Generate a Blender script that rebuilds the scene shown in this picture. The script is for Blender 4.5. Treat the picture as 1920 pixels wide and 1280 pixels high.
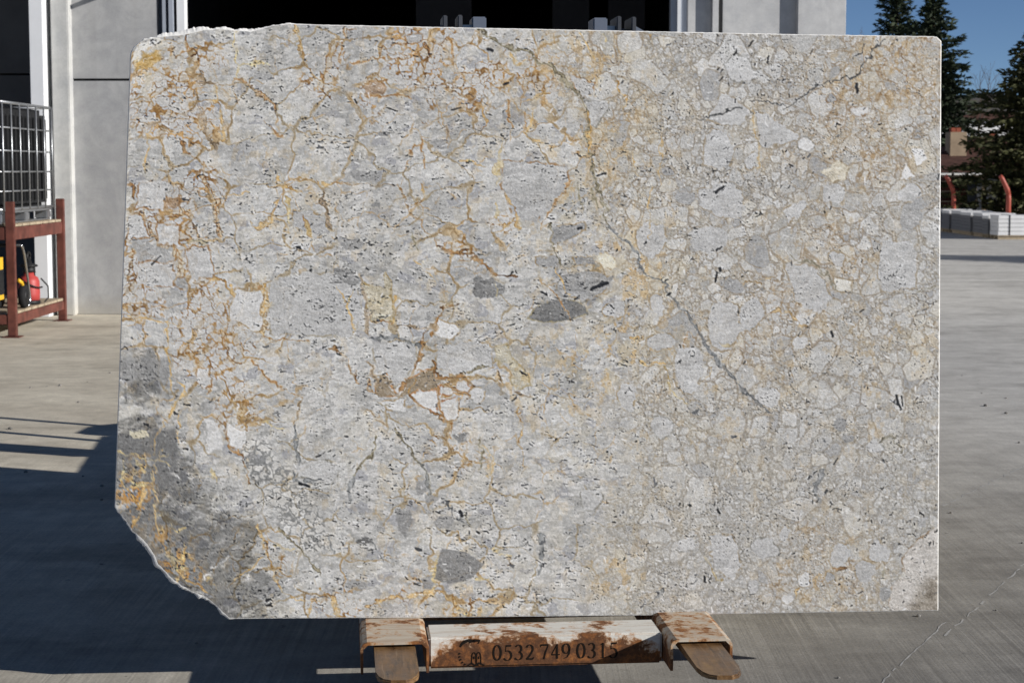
import bpy, bmesh, math, random
import numpy as np
from mathutils import Vector, Matrix

for o in list(bpy.data.objects):
    bpy.data.objects.remove(o)
S = bpy.context.scene
COL = S.collection
RAD = math.radians

# ------------------------------------------------------------------ camera
FPX = 3400.0                      # focal length in pixels of a 1920 wide picture
PITCH = math.atan(320.0 / FPX)
EYE = np.array([0.0, 0.0, 1.694])
cam_d = bpy.data.cameras.new('camera')
cam_d.sensor_width = 36.0
cam_d.lens = 36.0 * FPX / 1920.0
cam_d.clip_start = 0.05
cam_d.clip_end = 6000
cam_d.dof.use_dof = True
cam_d.dof.focus_distance = 5.9
cam_d.dof.aperture_fstop = 11.0
cam = bpy.data.objects.new('camera', cam_d)
COL.objects.link(cam)
cam.location = EYE
cam.rotation_euler = (math.pi / 2 - PITCH, 0, 0)
S.camera = cam

# ------------------------------------------------------------------ light
SUN_EL, SUN_AZ = 20.3, 67.5       # elevation; degrees to the right of straight behind the camera
sdir = Vector((math.sin(RAD(SUN_AZ)) * math.cos(RAD(SUN_EL)),
               -math.cos(RAD(SUN_AZ)) * math.cos(RAD(SUN_EL)), math.sin(RAD(SUN_EL))))
sun_d = bpy.data.lights.new('sun', 'SUN')
sun_d.energy = 5.0
sun_d.angle = RAD(0.5)
sun_d.color = (1.0, 0.965, 0.92)
sun = bpy.data.objects.new('sun', sun_d)
COL.objects.link(sun)
sun.location = (20, -15, 20)
sun.rotation_euler = sdir.to_track_quat('Z', 'Y').to_euler()

W = bpy.data.worlds.new('World')
S.world = W
W.use_nodes = True
wn = W.node_tree.nodes
sky = wn.new('ShaderNodeTexSky')
sky.sky_type = 'NISHITA'
sky.sun_disc = False
sky.sun_elevation = RAD(SUN_EL)
sky.sun_rotation = math.atan2(sdir.x, sdir.y)
sky.altitude = 4500
sky.air_density = 0.75
sky.dust_density = 0.0
sky.ozone_density = 3.0
W.node_tree.links.new(sky.outputs[0], wn['Background'].inputs[0])
wn['Background'].inputs[1].default_value = 0.066
vs = S.view_settings
vs.view_transform = 'Standard'
vs.look = 'None'
vs.gamma = 1.0
vs.exposure = 0.2
vs.use_curve_mapping = False

# ------------------------------------------------------------------ measuring helpers
def ray(px, py):
    u = (px - 960.0) / FPX
    v = (640.0 - py) / FPX
    return np.array([u, math.cos(PITCH) + v * math.sin(PITCH), -math.sin(PITCH) + v * math.cos(PITCH)])
def at(px, py, d):
    r = ray(px, py)
    return EYE + r * (d / r[1])
def gnd(px, py):
    r = ray(px, py)
    return EYE - r * (EYE[2] / r[2])
def lin(c):
    c = np.asarray(c, dtype=float) / 255.0
    return np.where(c <= 0.04045, c / 12.92, ((c + 0.055) / 1.055) ** 2.4)
def L4(r, g, b, k=1.0):
    v = lin((r, g, b)) * k
    return (float(v[0]), float(v[1]), float(v[2]), 1.0)

# ------------------------------------------------------------------ object helpers
def link(o, parent=None):
    COL.objects.link(o)
    if parent is not None:
        o.parent = parent
    return o
def mesh(name, verts, faces, mat=None, parent=None, smooth=False):
    me = bpy.data.meshes.new(name)
    me.from_pydata([tuple(map(float, v)) for v in verts], [], faces)
    me.update()
    if mat is not None:
        me.materials.append(mat)
    if smooth:
        me.polygons.foreach_set('use_smooth', [True] * len(me.polygons))
    return link(bpy.data.objects.new(name, me), parent)
def from_bm(name, bm, mat=None, parent=None, smooth=False):
    me = bpy.data.meshes.new(name)
    bmesh.ops.recalc_face_normals(bm, faces=bm.faces[:])
    bm.to_mesh(me)
    bm.free()
    if mat is not None:
        me.materials.append(mat)
    if smooth:
        me.polygons.foreach_set('use_smooth', [True] * len(me.polygons))
    return link(bpy.data.objects.new(name, me), parent)
def empty(name, loc=(0, 0, 0), rz=0.0):
    o = bpy.data.objects.new(name, None)
    o.empty_display_size = 0.2
    o.location = loc
    o.rotation_euler = (0, 0, rz)
    return link(o)
def tag(o, label, cat, group=None, kind=None):
    if label: o['label'] = label
    if cat: o['category'] = cat
    if group: o['group'] = group
    if kind: o['kind'] = kind
    return o
def bm_box(bm, x0, x1, y0, y1, z0, z1, bev=0.0, M=None):
    b2 = bmesh.new()
    vs_ = [b2.verts.new(p) for p in ((x0, y0, z0), (x1, y0, z0), (x1, y1, z0), (x0, y1, z0),
                                     (x0, y0, z1), (x1, y0, z1), (x1, y1, z1), (x0, y1, z1))]
    for f in ((3, 2, 1, 0), (4, 5, 6, 7), (0, 1, 5, 4), (1, 2, 6, 5), (2, 3, 7, 6), (3, 0, 4, 7)):
        b2.faces.new([vs_[i] for i in f])
    if bev > 0:
        bmesh.ops.bevel(b2, geom=b2.edges[:], offset=bev, segments=2, affect='EDGES')
    tmp = bpy.data.meshes.new('tmp')
    b2.to_mesh(tmp)
    b2.free()
    if M is not None:
        tmp.transform(M)
    bm.from_mesh(tmp)
    bpy.data.meshes.remove(tmp)
def box(name, x0, x1, y0, y1, z0, z1, mat, parent=None, bev=0.0):
    bm = bmesh.new()
    bm_box(bm, x0, x1, y0, y1, z0, z1, bev)
    return from_bm(name, bm, mat, parent)
def bm_tube(bm, pts, r, seg=8, cap=True):
    pts = [Vector(p) for p in pts]
    n = len(pts)
    rs = r if hasattr(r, '__len__') else [r] * n
    rings = []
    up = None
    for i, p in enumerate(pts):
        t = (pts[min(i + 1, n - 1)] - pts[max(i - 1, 0)]).normalized()
        if up is None:
            up = Vector((0, 0, 1)) if abs(t.z) < 0.9 else Vector((1, 0, 0))
        s = t.cross(up)
        if s.length < 1e-5:
            s = t.orthogonal()
        s.normalize()
        up = s.cross(t).normalized()
        rings.append([bm.verts.new(p + (s * math.cos(2 * math.pi * k / seg) + up * math.sin(2 * math.pi * k / seg)) * rs[i])
                      for k in range(seg)])
    for i in range(n - 1):
        for k in range(seg):
            bm.faces.new((rings[i][k], rings[i][(k + 1) % seg], rings[i + 1][(k + 1) % seg], rings[i + 1][k]))
    if cap:
        bm.faces.new(rings[0][::-1])
        bm.faces.new(rings[-1])
def tube(name, pts, r, mat, parent=None, seg=8, smooth=True):
    bm = bmesh.new()
    bm_tube(bm, pts, r, seg)
    return from_bm(name, bm, mat, parent, smooth)
def lathe(name, prof, mat, parent=None, seg=24, loc=(0, 0, 0), axis='Z', smooth=True):
    bm = bmesh.new()
    rings = []
    for r, z in prof:
        ring = []
        for k in range(seg):
            a = 2 * math.pi * k / seg
            p = (r * math.cos(a), r * math.sin(a), z)
            if axis == 'X': p = (z, r * math.cos(a), r * math.sin(a))
            if axis == 'Y': p = (r * math.cos(a), z, r * math.sin(a))
            ring.append(bm.verts.new((p[0] + loc[0], p[1] + loc[1], p[2] + loc[2])))
        rings.append(ring)
    for i in range(len(rings) - 1):
        for k in range(seg):
            bm.faces.new((rings[i][k], rings[i][(k + 1) % seg], rings[i + 1][(k + 1) % seg], rings[i + 1][k]))
    bm.faces.new(rings[0][::-1])
    bm.faces.new(rings[-1])
    return from_bm(name, bm, mat, parent, smooth)
def prism(name, poly, y0, y1, mat, parent=None, plane='XZ', bev=0.0):
    """poly in (x,z) extruded along y (or (y,z) along x)"""
    bm = bmesh.new()
    mk = (lambda a, b, c: (a, c, b)) if plane == 'XZ' else ((lambda a, b, c: (c, a, b)) if plane == 'YZ' else (lambda a, b, c: (a, b, c)))
    A = [bm.verts.new(mk(a, b, y0)) for a, b in poly]
    B = [bm.verts.new(mk(a, b, y1)) for a, b in poly]
    n = len(poly)
    bm.faces.new(A)
    bm.faces.new(B[::-1])
    for i in range(n):
        bm.faces.new((A[i], B[i], B[(i + 1) % n], A[(i + 1) % n]))
    if bev > 0:
        bmesh.ops.bevel(bm, geom=bm.edges[:], offset=bev, segments=2, affect='EDGES')
    return from_bm(name, bm, mat, parent)

# ------------------------------------------------------------------ materials
class NT:
    def __init__(s, name):
        s.m = bpy.data.materials.new(name)
        s.m.use_nodes = True
        s.t = s.m.node_tree
        s.b = s.t.nodes['Principled BSDF']
        s.out = s.t.nodes['Material Output']
        s.co = s.t.nodes.new('ShaderNodeTexCoord').outputs['Object']
    def n(s, typ, **kw):
        nd = s.t.nodes.new(typ)
        for k, v in kw.items():
            setattr(nd, k, v)
        return nd
    def set(s, sock, v):
        if hasattr(v, 'is_linked') or isinstance(v, bpy.types.NodeSocket):
            s.t.links.new(v, sock)
        else:
            sock.default_value = v
    def mapping(s, scale=(1, 1, 1), rot=(0, 0, 0), loc=(0, 0, 0), src=None):
        m = s.n('ShaderNodeMapping')
        s.set(m.inputs[0], src if src is not None else s.co)
        m.inputs['Scale'].default_value = scale
        m.inputs['Rotation'].default_value = rot
        m.inputs['Location'].default_value = loc
        return m.outputs[0]
    def noise(s, scale, detail=4, rough=0.55, vec=None, dist=0.0):
        nd = s.n('ShaderNodeTexNoise')
        s.set(nd.inputs['Vector'], vec if vec is not None else s.co)
        nd.inputs['Scale'].default_value = scale
        nd.inputs['Detail'].default_value = detail
        nd.inputs['Roughness'].default_value = rough
        nd.inputs['Distortion'].default_value = dist
        return nd.outputs['Fac']
    def ramp(s, fac, stops):
        r = s.n('ShaderNodeValToRGB')
        s.set(r.inputs[0], fac)
        e = r.color_ramp.elements
        while len(e) < len(stops):
            e.new(0.5)
        for el, (p, c) in zip(e, stops):
            el.position = p
            el.color = c if hasattr(c, '__len__') else (c, c, c, 1)
        return r.outputs[0]
    def math(s, op, a, b=None, c=None, clamp=False):
        nd = s.n('ShaderNodeMath', operation=op, use_clamp=clamp)
        s.set(nd.inputs[0], a)
        if b is not None: s.set(nd.inputs[1], b)
        if c is not None: s.set(nd.inputs[2], c)
        return nd.outputs[0]
    def mix(s, fac, a, b, mode='MIX'):
        nd = s.n('ShaderNodeMix', data_type='RGBA', blend_type=mode)
        s.set(nd.inputs[0], fac)
        s.set(nd.inputs[6], a)
        s.set(nd.inputs[7], b)
        return nd.outputs[2]
    def sep(s, vec=None):
        nd = s.n('ShaderNodeSeparateXYZ')
        s.set(nd.inputs[0], vec if vec is not None else s.co)
        return nd.outputs
    def bump(s, h, strength=0.3, dist=0.01):
        nd = s.n('ShaderNodeBump')
        nd.inputs['Strength'].default_value = strength
        nd.inputs['Distance'].default_value = dist
        s.set(nd.inputs['Height'], h)
        s.t.links.new(nd.outputs[0], s.b.inputs['Normal'])
    def fin(s, col, rough=0.7, spec=0.3, metal=0.0):
        s.set(s.b.inputs['Base Color'], col)
        s.set(s.b.inputs['Roughness'], rough)
        s.b.inputs['Specular IOR Level'].default_value = spec
        s.b.inputs['Metallic'].default_value = metal
        return s.m

def m_plain(name, rgb, rough=0.6, spec=0.3, metal=0.0, var=0.18, scale=9.0, bump=0.0):
    t = NT(name)
    f = t.noise(scale, 6, 0.62)
    c1 = tuple(min(1, x * (1 - var)) for x in rgb[:3]) + (1,)
    c2 = tuple(min(1, x * (1 + var)) for x in rgb[:3]) + (1,)
    col = t.ramp(f, [(0.3, c1), (0.7, c2)])
    if bump:
        t.bump(t.noise(scale * 8, 5), bump, 0.003)
    return t.fin(col, rough, spec, metal)

def m_concrete_wall(name, k=1.0, warm=0.0, pits=False):
    t = NT(name)
    big = t.noise(0.9, 6, 0.6, dist=0.6)
    mid = t.noise(5.0, 8, 0.65)
    fine = t.noise(70, 4, 0.7)
    a = (0.30 * k, 0.302 * k, (0.305 - 0.03 * warm) * k, 1)
    b = (0.44 * k, 0.438 * k, (0.43 - 0.05 * warm) * k, 1)
    col = t.ramp(big, [(0.3, a), (0.72, b)])
    col = t.mix(0.5, col, t.ramp(mid, [(0.3, (0.25 * k, 0.252 * k, 0.256 * k, 1)), (0.7, (0.49 * k, 0.486 * k, 0.475 * k, 1))]))
    cl = t.noise(2.2, 7, 0.7, dist=1.2)
    col = t.mix(t.ramp(cl, [(0.48, 0.0), (0.66, 0.5)]), col, (0.26 * k, 0.265 * k, 0.275 * k, 1))
    col = t.mix(t.ramp(cl, [(0.3, 0.35), (0.42, 0.0)]), col, (0.52 * k, 0.515 * k, 0.50 * k, 1))
    col = t.mix(0.12, col, t.ramp(fine, [(0.3, 0.15), (0.7, 0.7)]))
    st = t.noise(1.0, 5, 0.6, vec=t.mapping((6, 6, 0.35)))
    col = t.mix(t.ramp(st, [(0.55, 0.0), (0.8, 0.28)]), col, (0.22 * k, 0.21 * k, 0.195 * k, 1))
    z = t.sep()[2]
    foot = t.ramp(t.math('ADD', z, t.math('MULTIPLY', mid, 0.25)), [(0.1, 0.55), (0.38, 0.0)])
    col = t.mix(foot, col, (0.36 * k, 0.33 * k, 0.27 * k, 1))
    if pits:
        v = t.n('ShaderNodeTexVoronoi')
        t.set(v.inputs['Vector'], t.co)
        v.inputs['Scale'].default_value = 9
        col = t.mix(t.ramp(v.outputs['Distance'], [(0.06, 0.75), (0.1, 0.0)]), col, (0.12, 0.12, 0.12, 1))
    t.bump(t.math('ADD', mid, t.math('MULTIPLY', fine, 0.3)), 0.12, 0.01)
    return t.fin(col, 0.85, 0.2)

def m_yard():
    t = NT('broomed_concrete')
    xyz = t.sep()
    big = t.noise(0.22, 5, 0.6, dist=0.8)
    mid = t.noise(1.3, 7, 0.6)
    smear = t.noise(1.0, 6, 0.6, vec=t.mapping((0.25, 1.5, 1)))
    grain = t.noise(85, 3, 0.7)
    brm = t.noise(1.0, 3, 0.6, vec=t.mapping((75, 0.7, 1), (0, 0, RAD(-9))))
    brm2 = t.noise(1.0, 2, 0.6, vec=t.mapping((26, 0.5, 1), (0, 0, RAD(-13))))
    # two pours: the greyer one near the stand and the paler, warmer apron towards the building
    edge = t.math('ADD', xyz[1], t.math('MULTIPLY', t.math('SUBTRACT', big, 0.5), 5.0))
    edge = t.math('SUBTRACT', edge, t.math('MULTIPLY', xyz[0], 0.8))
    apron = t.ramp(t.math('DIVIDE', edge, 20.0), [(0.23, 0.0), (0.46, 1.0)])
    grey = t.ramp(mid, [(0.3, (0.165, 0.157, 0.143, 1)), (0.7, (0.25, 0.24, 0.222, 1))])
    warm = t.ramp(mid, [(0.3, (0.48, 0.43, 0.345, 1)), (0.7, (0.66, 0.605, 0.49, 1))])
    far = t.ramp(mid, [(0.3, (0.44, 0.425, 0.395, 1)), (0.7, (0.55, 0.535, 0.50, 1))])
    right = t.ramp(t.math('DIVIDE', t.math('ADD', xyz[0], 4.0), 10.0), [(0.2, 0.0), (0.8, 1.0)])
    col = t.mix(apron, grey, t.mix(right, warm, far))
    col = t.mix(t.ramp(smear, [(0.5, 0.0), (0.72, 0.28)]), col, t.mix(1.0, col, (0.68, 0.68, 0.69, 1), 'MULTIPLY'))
    stain = t.noise(0.9, 8, 0.72, vec=t.mapping((0.75, 1.4, 1), loc=(7, 3, 0)))
    col = t.mix(t.ramp(stain, [(0.5, 0.0), (0.68, 0.7)]), col, t.mix(1.0, col, (0.55, 0.54, 0.53, 1), 'MULTIPLY'))
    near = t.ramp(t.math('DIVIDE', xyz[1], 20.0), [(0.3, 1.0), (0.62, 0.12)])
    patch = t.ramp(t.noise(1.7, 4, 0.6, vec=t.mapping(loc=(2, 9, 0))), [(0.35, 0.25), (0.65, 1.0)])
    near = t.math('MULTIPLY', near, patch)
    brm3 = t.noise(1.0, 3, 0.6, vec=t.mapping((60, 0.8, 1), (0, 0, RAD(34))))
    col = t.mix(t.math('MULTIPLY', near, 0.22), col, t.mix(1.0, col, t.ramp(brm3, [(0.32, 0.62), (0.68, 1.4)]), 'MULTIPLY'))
    speck = t.noise(16, 3, 0.6, vec=t.mapping(loc=(1, 4, 0)))
    col = t.mix(t.ramp(speck, [(0.68, 0.0), (0.74, 0.6)]), col, (0.07, 0.066, 0.06, 1))
    mot = t.noise(5.5, 7, 0.7)
    col = t.mix(0.45, col, t.mix(1.0, col, t.ramp(mot, [(0.3, 0.62), (0.7, 1.38)]), 'MULTIPLY'))
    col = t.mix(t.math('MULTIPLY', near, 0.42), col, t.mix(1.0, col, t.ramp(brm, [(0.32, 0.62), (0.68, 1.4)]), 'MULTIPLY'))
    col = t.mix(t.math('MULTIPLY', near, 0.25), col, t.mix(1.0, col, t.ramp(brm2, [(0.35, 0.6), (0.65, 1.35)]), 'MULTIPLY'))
    col = t.mix(0.5, col, t.mix(1.0, col, t.ramp(grain, [(0.25, 0.6), (0.75, 1.4)]), 'MULTIPLY'))
    h = t.math('ADD', t.math('MULTIPLY', brm, near), t.math('MULTIPLY', grain, 0.5))
    t.bump(h, 0.45, 0.004)
    return t.fin(col, 0.88, 0.2)

def m_rusty_paint(name, zlo, zhi, amount=0.5, paint=(0.62, 0.60, 0.54), streak=(0.52, 0.68), mid=None):
    """white paint flaking to rust; more rust low down on the piece (zlo..zhi, object space)"""
    t = NT(name)
    z = t.sep()[2]
    n1 = t.noise(7, 8, 0.68, dist=0.5)
    n2 = t.noise(28, 8, 0.7)
    n3 = t.noise(90, 4, 0.7)
    n4 = t.noise(1.0, 6, 0.65, vec=t.mapping((6, 60, 60)))
    low = t.math('DIVIDE', t.math('SUBTRACT', zhi, z), zhi - zlo)
    f = t.math('ADD', t.math('MULTIPLY', low, 0.5), t.math('MULTIPLY', n1, 0.95))
    f = t.math('ADD', f, t.math('MULTIPLY', n2, 0.6))
    f = t.math('ADD', f, amount - 1.27)
    if mid is not None:
        dx = t.math('ABSOLUTE', t.math('SUBTRACT', t.sep()[0], mid[0]))
        f = t.math('ADD', f, t.ramp(t.math('DIVIDE', dx, mid[1]), [(0.6, 0.0), (1.0, 0.0)]))
        f = t.math('SUBTRACT', f, t.ramp(t.math('DIVIDE', dx, mid[1]), [(0.62, 0.0), (1.0, 0.22)]))
    rust = t.ramp(n2, [(0.25, (0.022, 0.011, 0.007, 1)), (0.5, (0.09, 0.035, 0.014, 1)), (0.58, (0.22, 0.08, 0.022, 1)), (0.7, (0.42, 0.17, 0.045, 1))])
    rust = t.mix(0.3, rust, t.ramp(n3, [(0.3, (0.03, 0.015, 0.01, 1)), (0.7, (0.26, 0.12, 0.05, 1))]))
    pn = t.mix(t.ramp(n4, [(streak[0], 0.0), (streak[1], 0.75)]), paint + (1,), (0.34, 0.2, 0.1, 1))
    pn = t.mix(0.3, pn, t.ramp(n1, [(0.3, (0.42, 0.38, 0.31, 1)), (0.7, (0.72, 0.71, 0.67, 1))]))
    m = t.ramp(f, [(0.47, 0.0), (0.53, 1.0)])
    halo = t.ramp(f, [(0.40, 0.0), (0.49, 0.8)])
    col = t.mix(halo, pn, (0.42, 0.2, 0.06, 1))
    col = t.mix(m, col, rust)
    t.bump(t.math('ADD', t.math('MULTIPLY', m, -0.6), n3), 0.3, 0.002)
    return t.fin(col, t.ramp(m, [(0, 0.45), (1, 0.85)]), 0.3)

def m_rust(name, k=1.0, gloss=0.5):
    t = NT(name)
    n1 = t.noise(1.0, 7, 0.65, vec=t.mapping((14, 4, 14)))
    n2 = t.noise(45, 5, 0.7)
    col = t.ramp(n1, [(0.35, (0.055 * k, 0.026 * k, 0.010 * k, 1)), (0.5, (0.17 * k, 0.088 * k, 0.030 * k, 1)), (0.64, (0.30 * k, 0.18 * k, 0.07 * k, 1))])
    col = t.mix(0.3, col, t.ramp(n2, [(0.3, (0.03, 0.015, 0.008, 1)), (0.7, (0.3, 0.18, 0.1, 1))]))
    n5 = t.noise(1.0, 5, 0.7, vec=t.mapping((55, 5, 55)))
    col = t.mix(t.ramp(n5, [(0.5, 0.0), (0.66, 0.75)]), col, (0.03 * k, 0.018 * k, 0.011 * k, 1))
    n6 = t.noise(1.0, 4, 0.7, vec=t.mapping((90, 3, 90), loc=(3, 1, 2)))
    col = t.mix(t.ramp(n6, [(0.6, 0.0), (0.7, 0.6)]), col, (0.38, 0.27, 0.17, 1))
    t.bump(n2, 0.2, 0.002)
    return t.fin(col, t.ramp(n1, [(0.3, gloss - 0.12), (0.7, gloss + 0.2)]), 0.45)

M = {}
M['yard'] = m_yard()
M['panel'] = m_concrete_wall('precast_panel', 1.0)
M['pilaster'] = m_concrete_wall('pilaster_concrete', 1.32, 0.7)
M['smooth_panel'] = m_concrete_wall('smooth_pale_concrete', 1.42, 0.1)
M['pitted'] = m_concrete_wall('pitted_concrete', 1.42, 0.1, True)
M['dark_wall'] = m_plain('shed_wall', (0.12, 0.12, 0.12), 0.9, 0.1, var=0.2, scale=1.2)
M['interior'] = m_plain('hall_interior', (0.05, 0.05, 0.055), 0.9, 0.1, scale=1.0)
M['white_steel'] = m_plain('white_painted_steel', (0.74, 0.75, 0.76), 0.45, 0.4, var=0.05, scale=3)
M['grey_steel'] = m_plain('grey_door_track', (0.33, 0.36, 0.41), 0.45, 0.5, var=0.08, scale=3)
M['black'] = m_plain('black_rubber_strip', (0.012, 0.012, 0.013), 0.7, 0.3)
M['red_steel'] = m_plain('oxide_red_steel', (0.125, 0.040, 0.028), 0.55, 0.4, var=0.45, scale=7, bump=0.1)
M['galv'] = m_plain('galvanised_steel', (0.36, 0.37, 0.38), 0.38, 0.5, metal=0.75, var=0.15, scale=16)
M['tank'] = m_plain('black_plastic', (0.010, 0.0105, 0.0115), 0.55, 0.35, var=0.25, scale=5)
M['timber'] = m_plain('weathered_board', (0.38, 0.31, 0.22), 0.85, 0.15, var=0.3, scale=11)
M['red_plastic'] = m_plain('red_plastic', (0.40, 0.05, 0.045), 0.5, 0.45, var=0.08, scale=6)
M['yellow_plastic'] = m_plain('yellow_plastic', (0.72, 0.42, 0.02), 0.4, 0.45, var=0.06, scale=6)
M['chrome'] = m_plain('polished_tube', (0.62, 0.62, 0.62), 0.22, 0.5, metal=1.0, var=0.05)
M['tyre'] = m_plain('tyre_rubber', (0.016, 0.016, 0.017), 0.8, 0.2)
M['fl_dark'] = m_plain('dark_grey_steel', (0.055, 0.058, 0.066), 0.42, 0.5, var=0.2, scale=8)
M['fl_body'] = m_plain('forklift_paint', (0.42, 0.30, 0.03), 0.4, 0.45, var=0.12, scale=4)
M['fl_grey'] = m_plain('blue_grey_steel', (0.13, 0.15, 0.19), 0.35, 0.5, var=0.1, scale=8)
M['rim'] = m_plain('wheel_rim', (0.55, 0.54, 0.5), 0.5, 0.4)
M['sleeve'] = m_rusty_paint('flaking_white_sleeve', 0.12, 0.26, 0.885, (0.50, 0.43, 0.33), streak=(0.44, 0.6))
M['bar'] = m_rusty_paint('flaking_white_bar', 0.125, 0.262, 0.84, (0.70, 0.69, 0.64), mid=(0.09, 0.37))
M['rust'] = m_rust('rusted_steel')
M['fork'] = m_rust('worn_fork_steel', 1.0, 0.34)
M['cut'] = m_plain('cut_shade_face', (0.012, 0.009, 0.007), 0.9, 0.1)
M['tile_red'] = m_plain('clay_roof_tile', (0.085, 0.043, 0.034), 0.85, 0.2, var=0.45, scale=3.5)
M['plaster'] = m_plain('beige_render', (0.34, 0.26, 0.18), 0.9, 0.15, var=0.18, scale=3)
M['house_white'] = m_plain('white_render', (0.74, 0.73, 0.71), 0.9, 0.15, var=0.06, scale=2)
M['brick_red'] = m_plain('red_brick', (0.30, 0.09, 0.055), 0.9, 0.15, var=0.2)
M['post_red'] = m_plain('red_painted_tube', (0.33, 0.07, 0.045), 0.5, 0.35, var=0.2, scale=5)
M['wrap'] = m_plain('white_stone_blocks', (0.70, 0.70, 0.70), 0.5, 0.35, var=0.06, scale=6)
M['wrap_shade'] = m_plain('shade_tinted_blocks', (0.17, 0.17, 0.175), 0.6, 0.3, var=0.1, scale=6)  # grey stands in for the shade on white stone
M['pane'] = m_plain('window_pane', (0.03, 0.035, 0.045), 0.08, 0.6)
M['bark'] = m_plain('conifer_bark', (0.07, 0.05, 0.036), 0.95, 0.1, var=0.35, scale=14)
M['twig'] = m_plain('bare_twigs', (0.13, 0.10, 0.08), 0.9, 0.1)
def m_leaf(name, a, b):
    t = NT(name)
    f = t.noise(2.1, 4, 0.6)
    g = t.noise(14, 2, 0.6)
    col = t.ramp(t.math('ADD', t.math('MULTIPLY', f, 0.6), t.math('MULTIPLY', g, 0.4)), [(0.35, a + (1,)), (0.65, b + (1,))])
    return t.fin(col, 0.65, 0.2)
M['needle'] = m_leaf('conifer_needles', (0.018, 0.028, 0.018), (0.052, 0.068, 0.032))
M['needle2'] = m_leaf('olive_conifer_needles', (0.024, 0.03, 0.012), (0.085, 0.085, 0.03))

# ------------------------------------------------------------------ setting: yard and hills
def yard():
    bm = bmesh.new()
    xs = [-2500, -300, -60, -12, 12, 60, 300, 2500]
    ys = [-600, -40, 0, 12, 30, 60, 300, 3000]
    g = [[bm.verts.new((x, y, 0)) for x in xs] for y in ys]
    for j in range(len(ys) - 1):
        for i in range(len(xs) - 1):
            bm.faces.new((g[j][i], g[j][i + 1], g[j + 1][i + 1], g[j + 1][i]))
    o = from_bm('yard_ground', bm, M['yard'])
    tag(o, 'broomed grey concrete yard', None, kind='structure')
    # pale scratches left by dragged stone
    sc = m_plain('scratched_concrete', (0.40, 0.395, 0.38), 0.9, 0.15, var=0.3, scale=30)
    rng = random.Random(5)
    for (a, b, w) in (((1772, 1192), (1925, 1052), 0.008), ((1768, 948), (1925, 872), 0.010),
                      ((1650, 1282), (1772, 1166), 0.006), ((100, 1016), (240, 1020), 0.005), ((40, 1130), (125, 1134), 0.004)):
        p, q = gnd(*a), gnd(*b)
        d = (q - p)[:2]
        nrm = np.array([-d[1], d[0]]) / np.hypot(*d)
        n = 26
        vs_, fs = [], []
        for i in range(n + 1):
            c = p[:2] + d * i / n + nrm * rng.uniform(-1, 1) * w * 0.8
            ww = w * rng.uniform(0.15, 0.7)
            vs_ += [(c[0] + nrm[0] * ww, c[1] + nrm[1] * ww, 0.0012), (c[0] - nrm[0] * ww, c[1] - nrm[1] * ww, 0.0012)]
            if i and rng.random() < 0.85:
                k = 2 * i
                fs.append((k - 2, k - 1, k + 1, k))
        mesh('scratch', vs_, fs, sc, o)
yard()
def grit():
    rng = random.Random(12)
    bm = bmesh.new()
    for k in range(170):
        x, y = rng.uniform(-4, 4), rng.uniform(5.4, 16)
        q = rng.uniform(.003, .010) * (1 + (y > 9) * .5)
        Mx = Matrix.Translation((x, y, q * .4)) @ Matrix.Rotation(rng.uniform(0, 6), 4, 'Z') @ Matrix.Diagonal((q * rng.uniform(.8, 1.6), q, q * .7, 1))
        bmesh.ops.create_icosphere(bm, subdivisions=1, radius=1, matrix=Mx)
    o = from_bm('grit', bm, m_plain('stone_grit', (0.2, 0.19, 0.175), 0.9, 0.1, var=0.5, scale=3))
    tag(o, 'loose stone grit scattered over the concrete', 'grit', kind='stuff')
grit()

def hill():
    t = NT('scrubby_hillside')
    n = t.noise(0.05, 8, 0.7)
    n2 = t.noise(0.5, 5, 0.7)
    col = t.ramp(n, [(0.35, (0.085, 0.08, 0.072, 1)), (0.65, (0.17, 0.155, 0.135, 1))])
    col = t.mix(0.5, col, t.ramp(n2, [(0.4, (0.05, 0.05, 0.045, 1)), (0.65, (0.22, 0.2, 0.17, 1))]))
    mat = t.fin(col, 0.95, 0.05)
    rng = np.random.RandomState(3)
    nx, ny = 150, 40
    X = np.linspace(-500, 900, nx)
    Y = np.linspace(230, 900, ny)
    ph = rng.uniform(0, 6, 8)
    vs_, fs = [], []
    for j, y in enumerate(Y):
        for i, x in enumerate(X):
            r = min(1, max(0, (y - 230) / 330.0))
            z = 25 * math.sin(r * math.pi / 2) ** 1.3
            z += r * (2.4 * math.sin(x * 0.012 + ph[0]) + 1.3 * math.sin(x * 0.031 + ph[1] + y * 0.01) + 0.8 * rng.uniform(-1, 1))
            vs_.append((x, y, z - 0.4))
    for j in range(ny - 1):
        for i in range(nx - 1):
            a = j * nx + i
            fs.append((a, a + 1, a + nx + 1, a + nx))
    o = mesh('hill', vs_, fs, mat, smooth=True)
    tag(o, 'low grey brown scrubby hill behind the houses', None, kind='structure')
hill()

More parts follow.
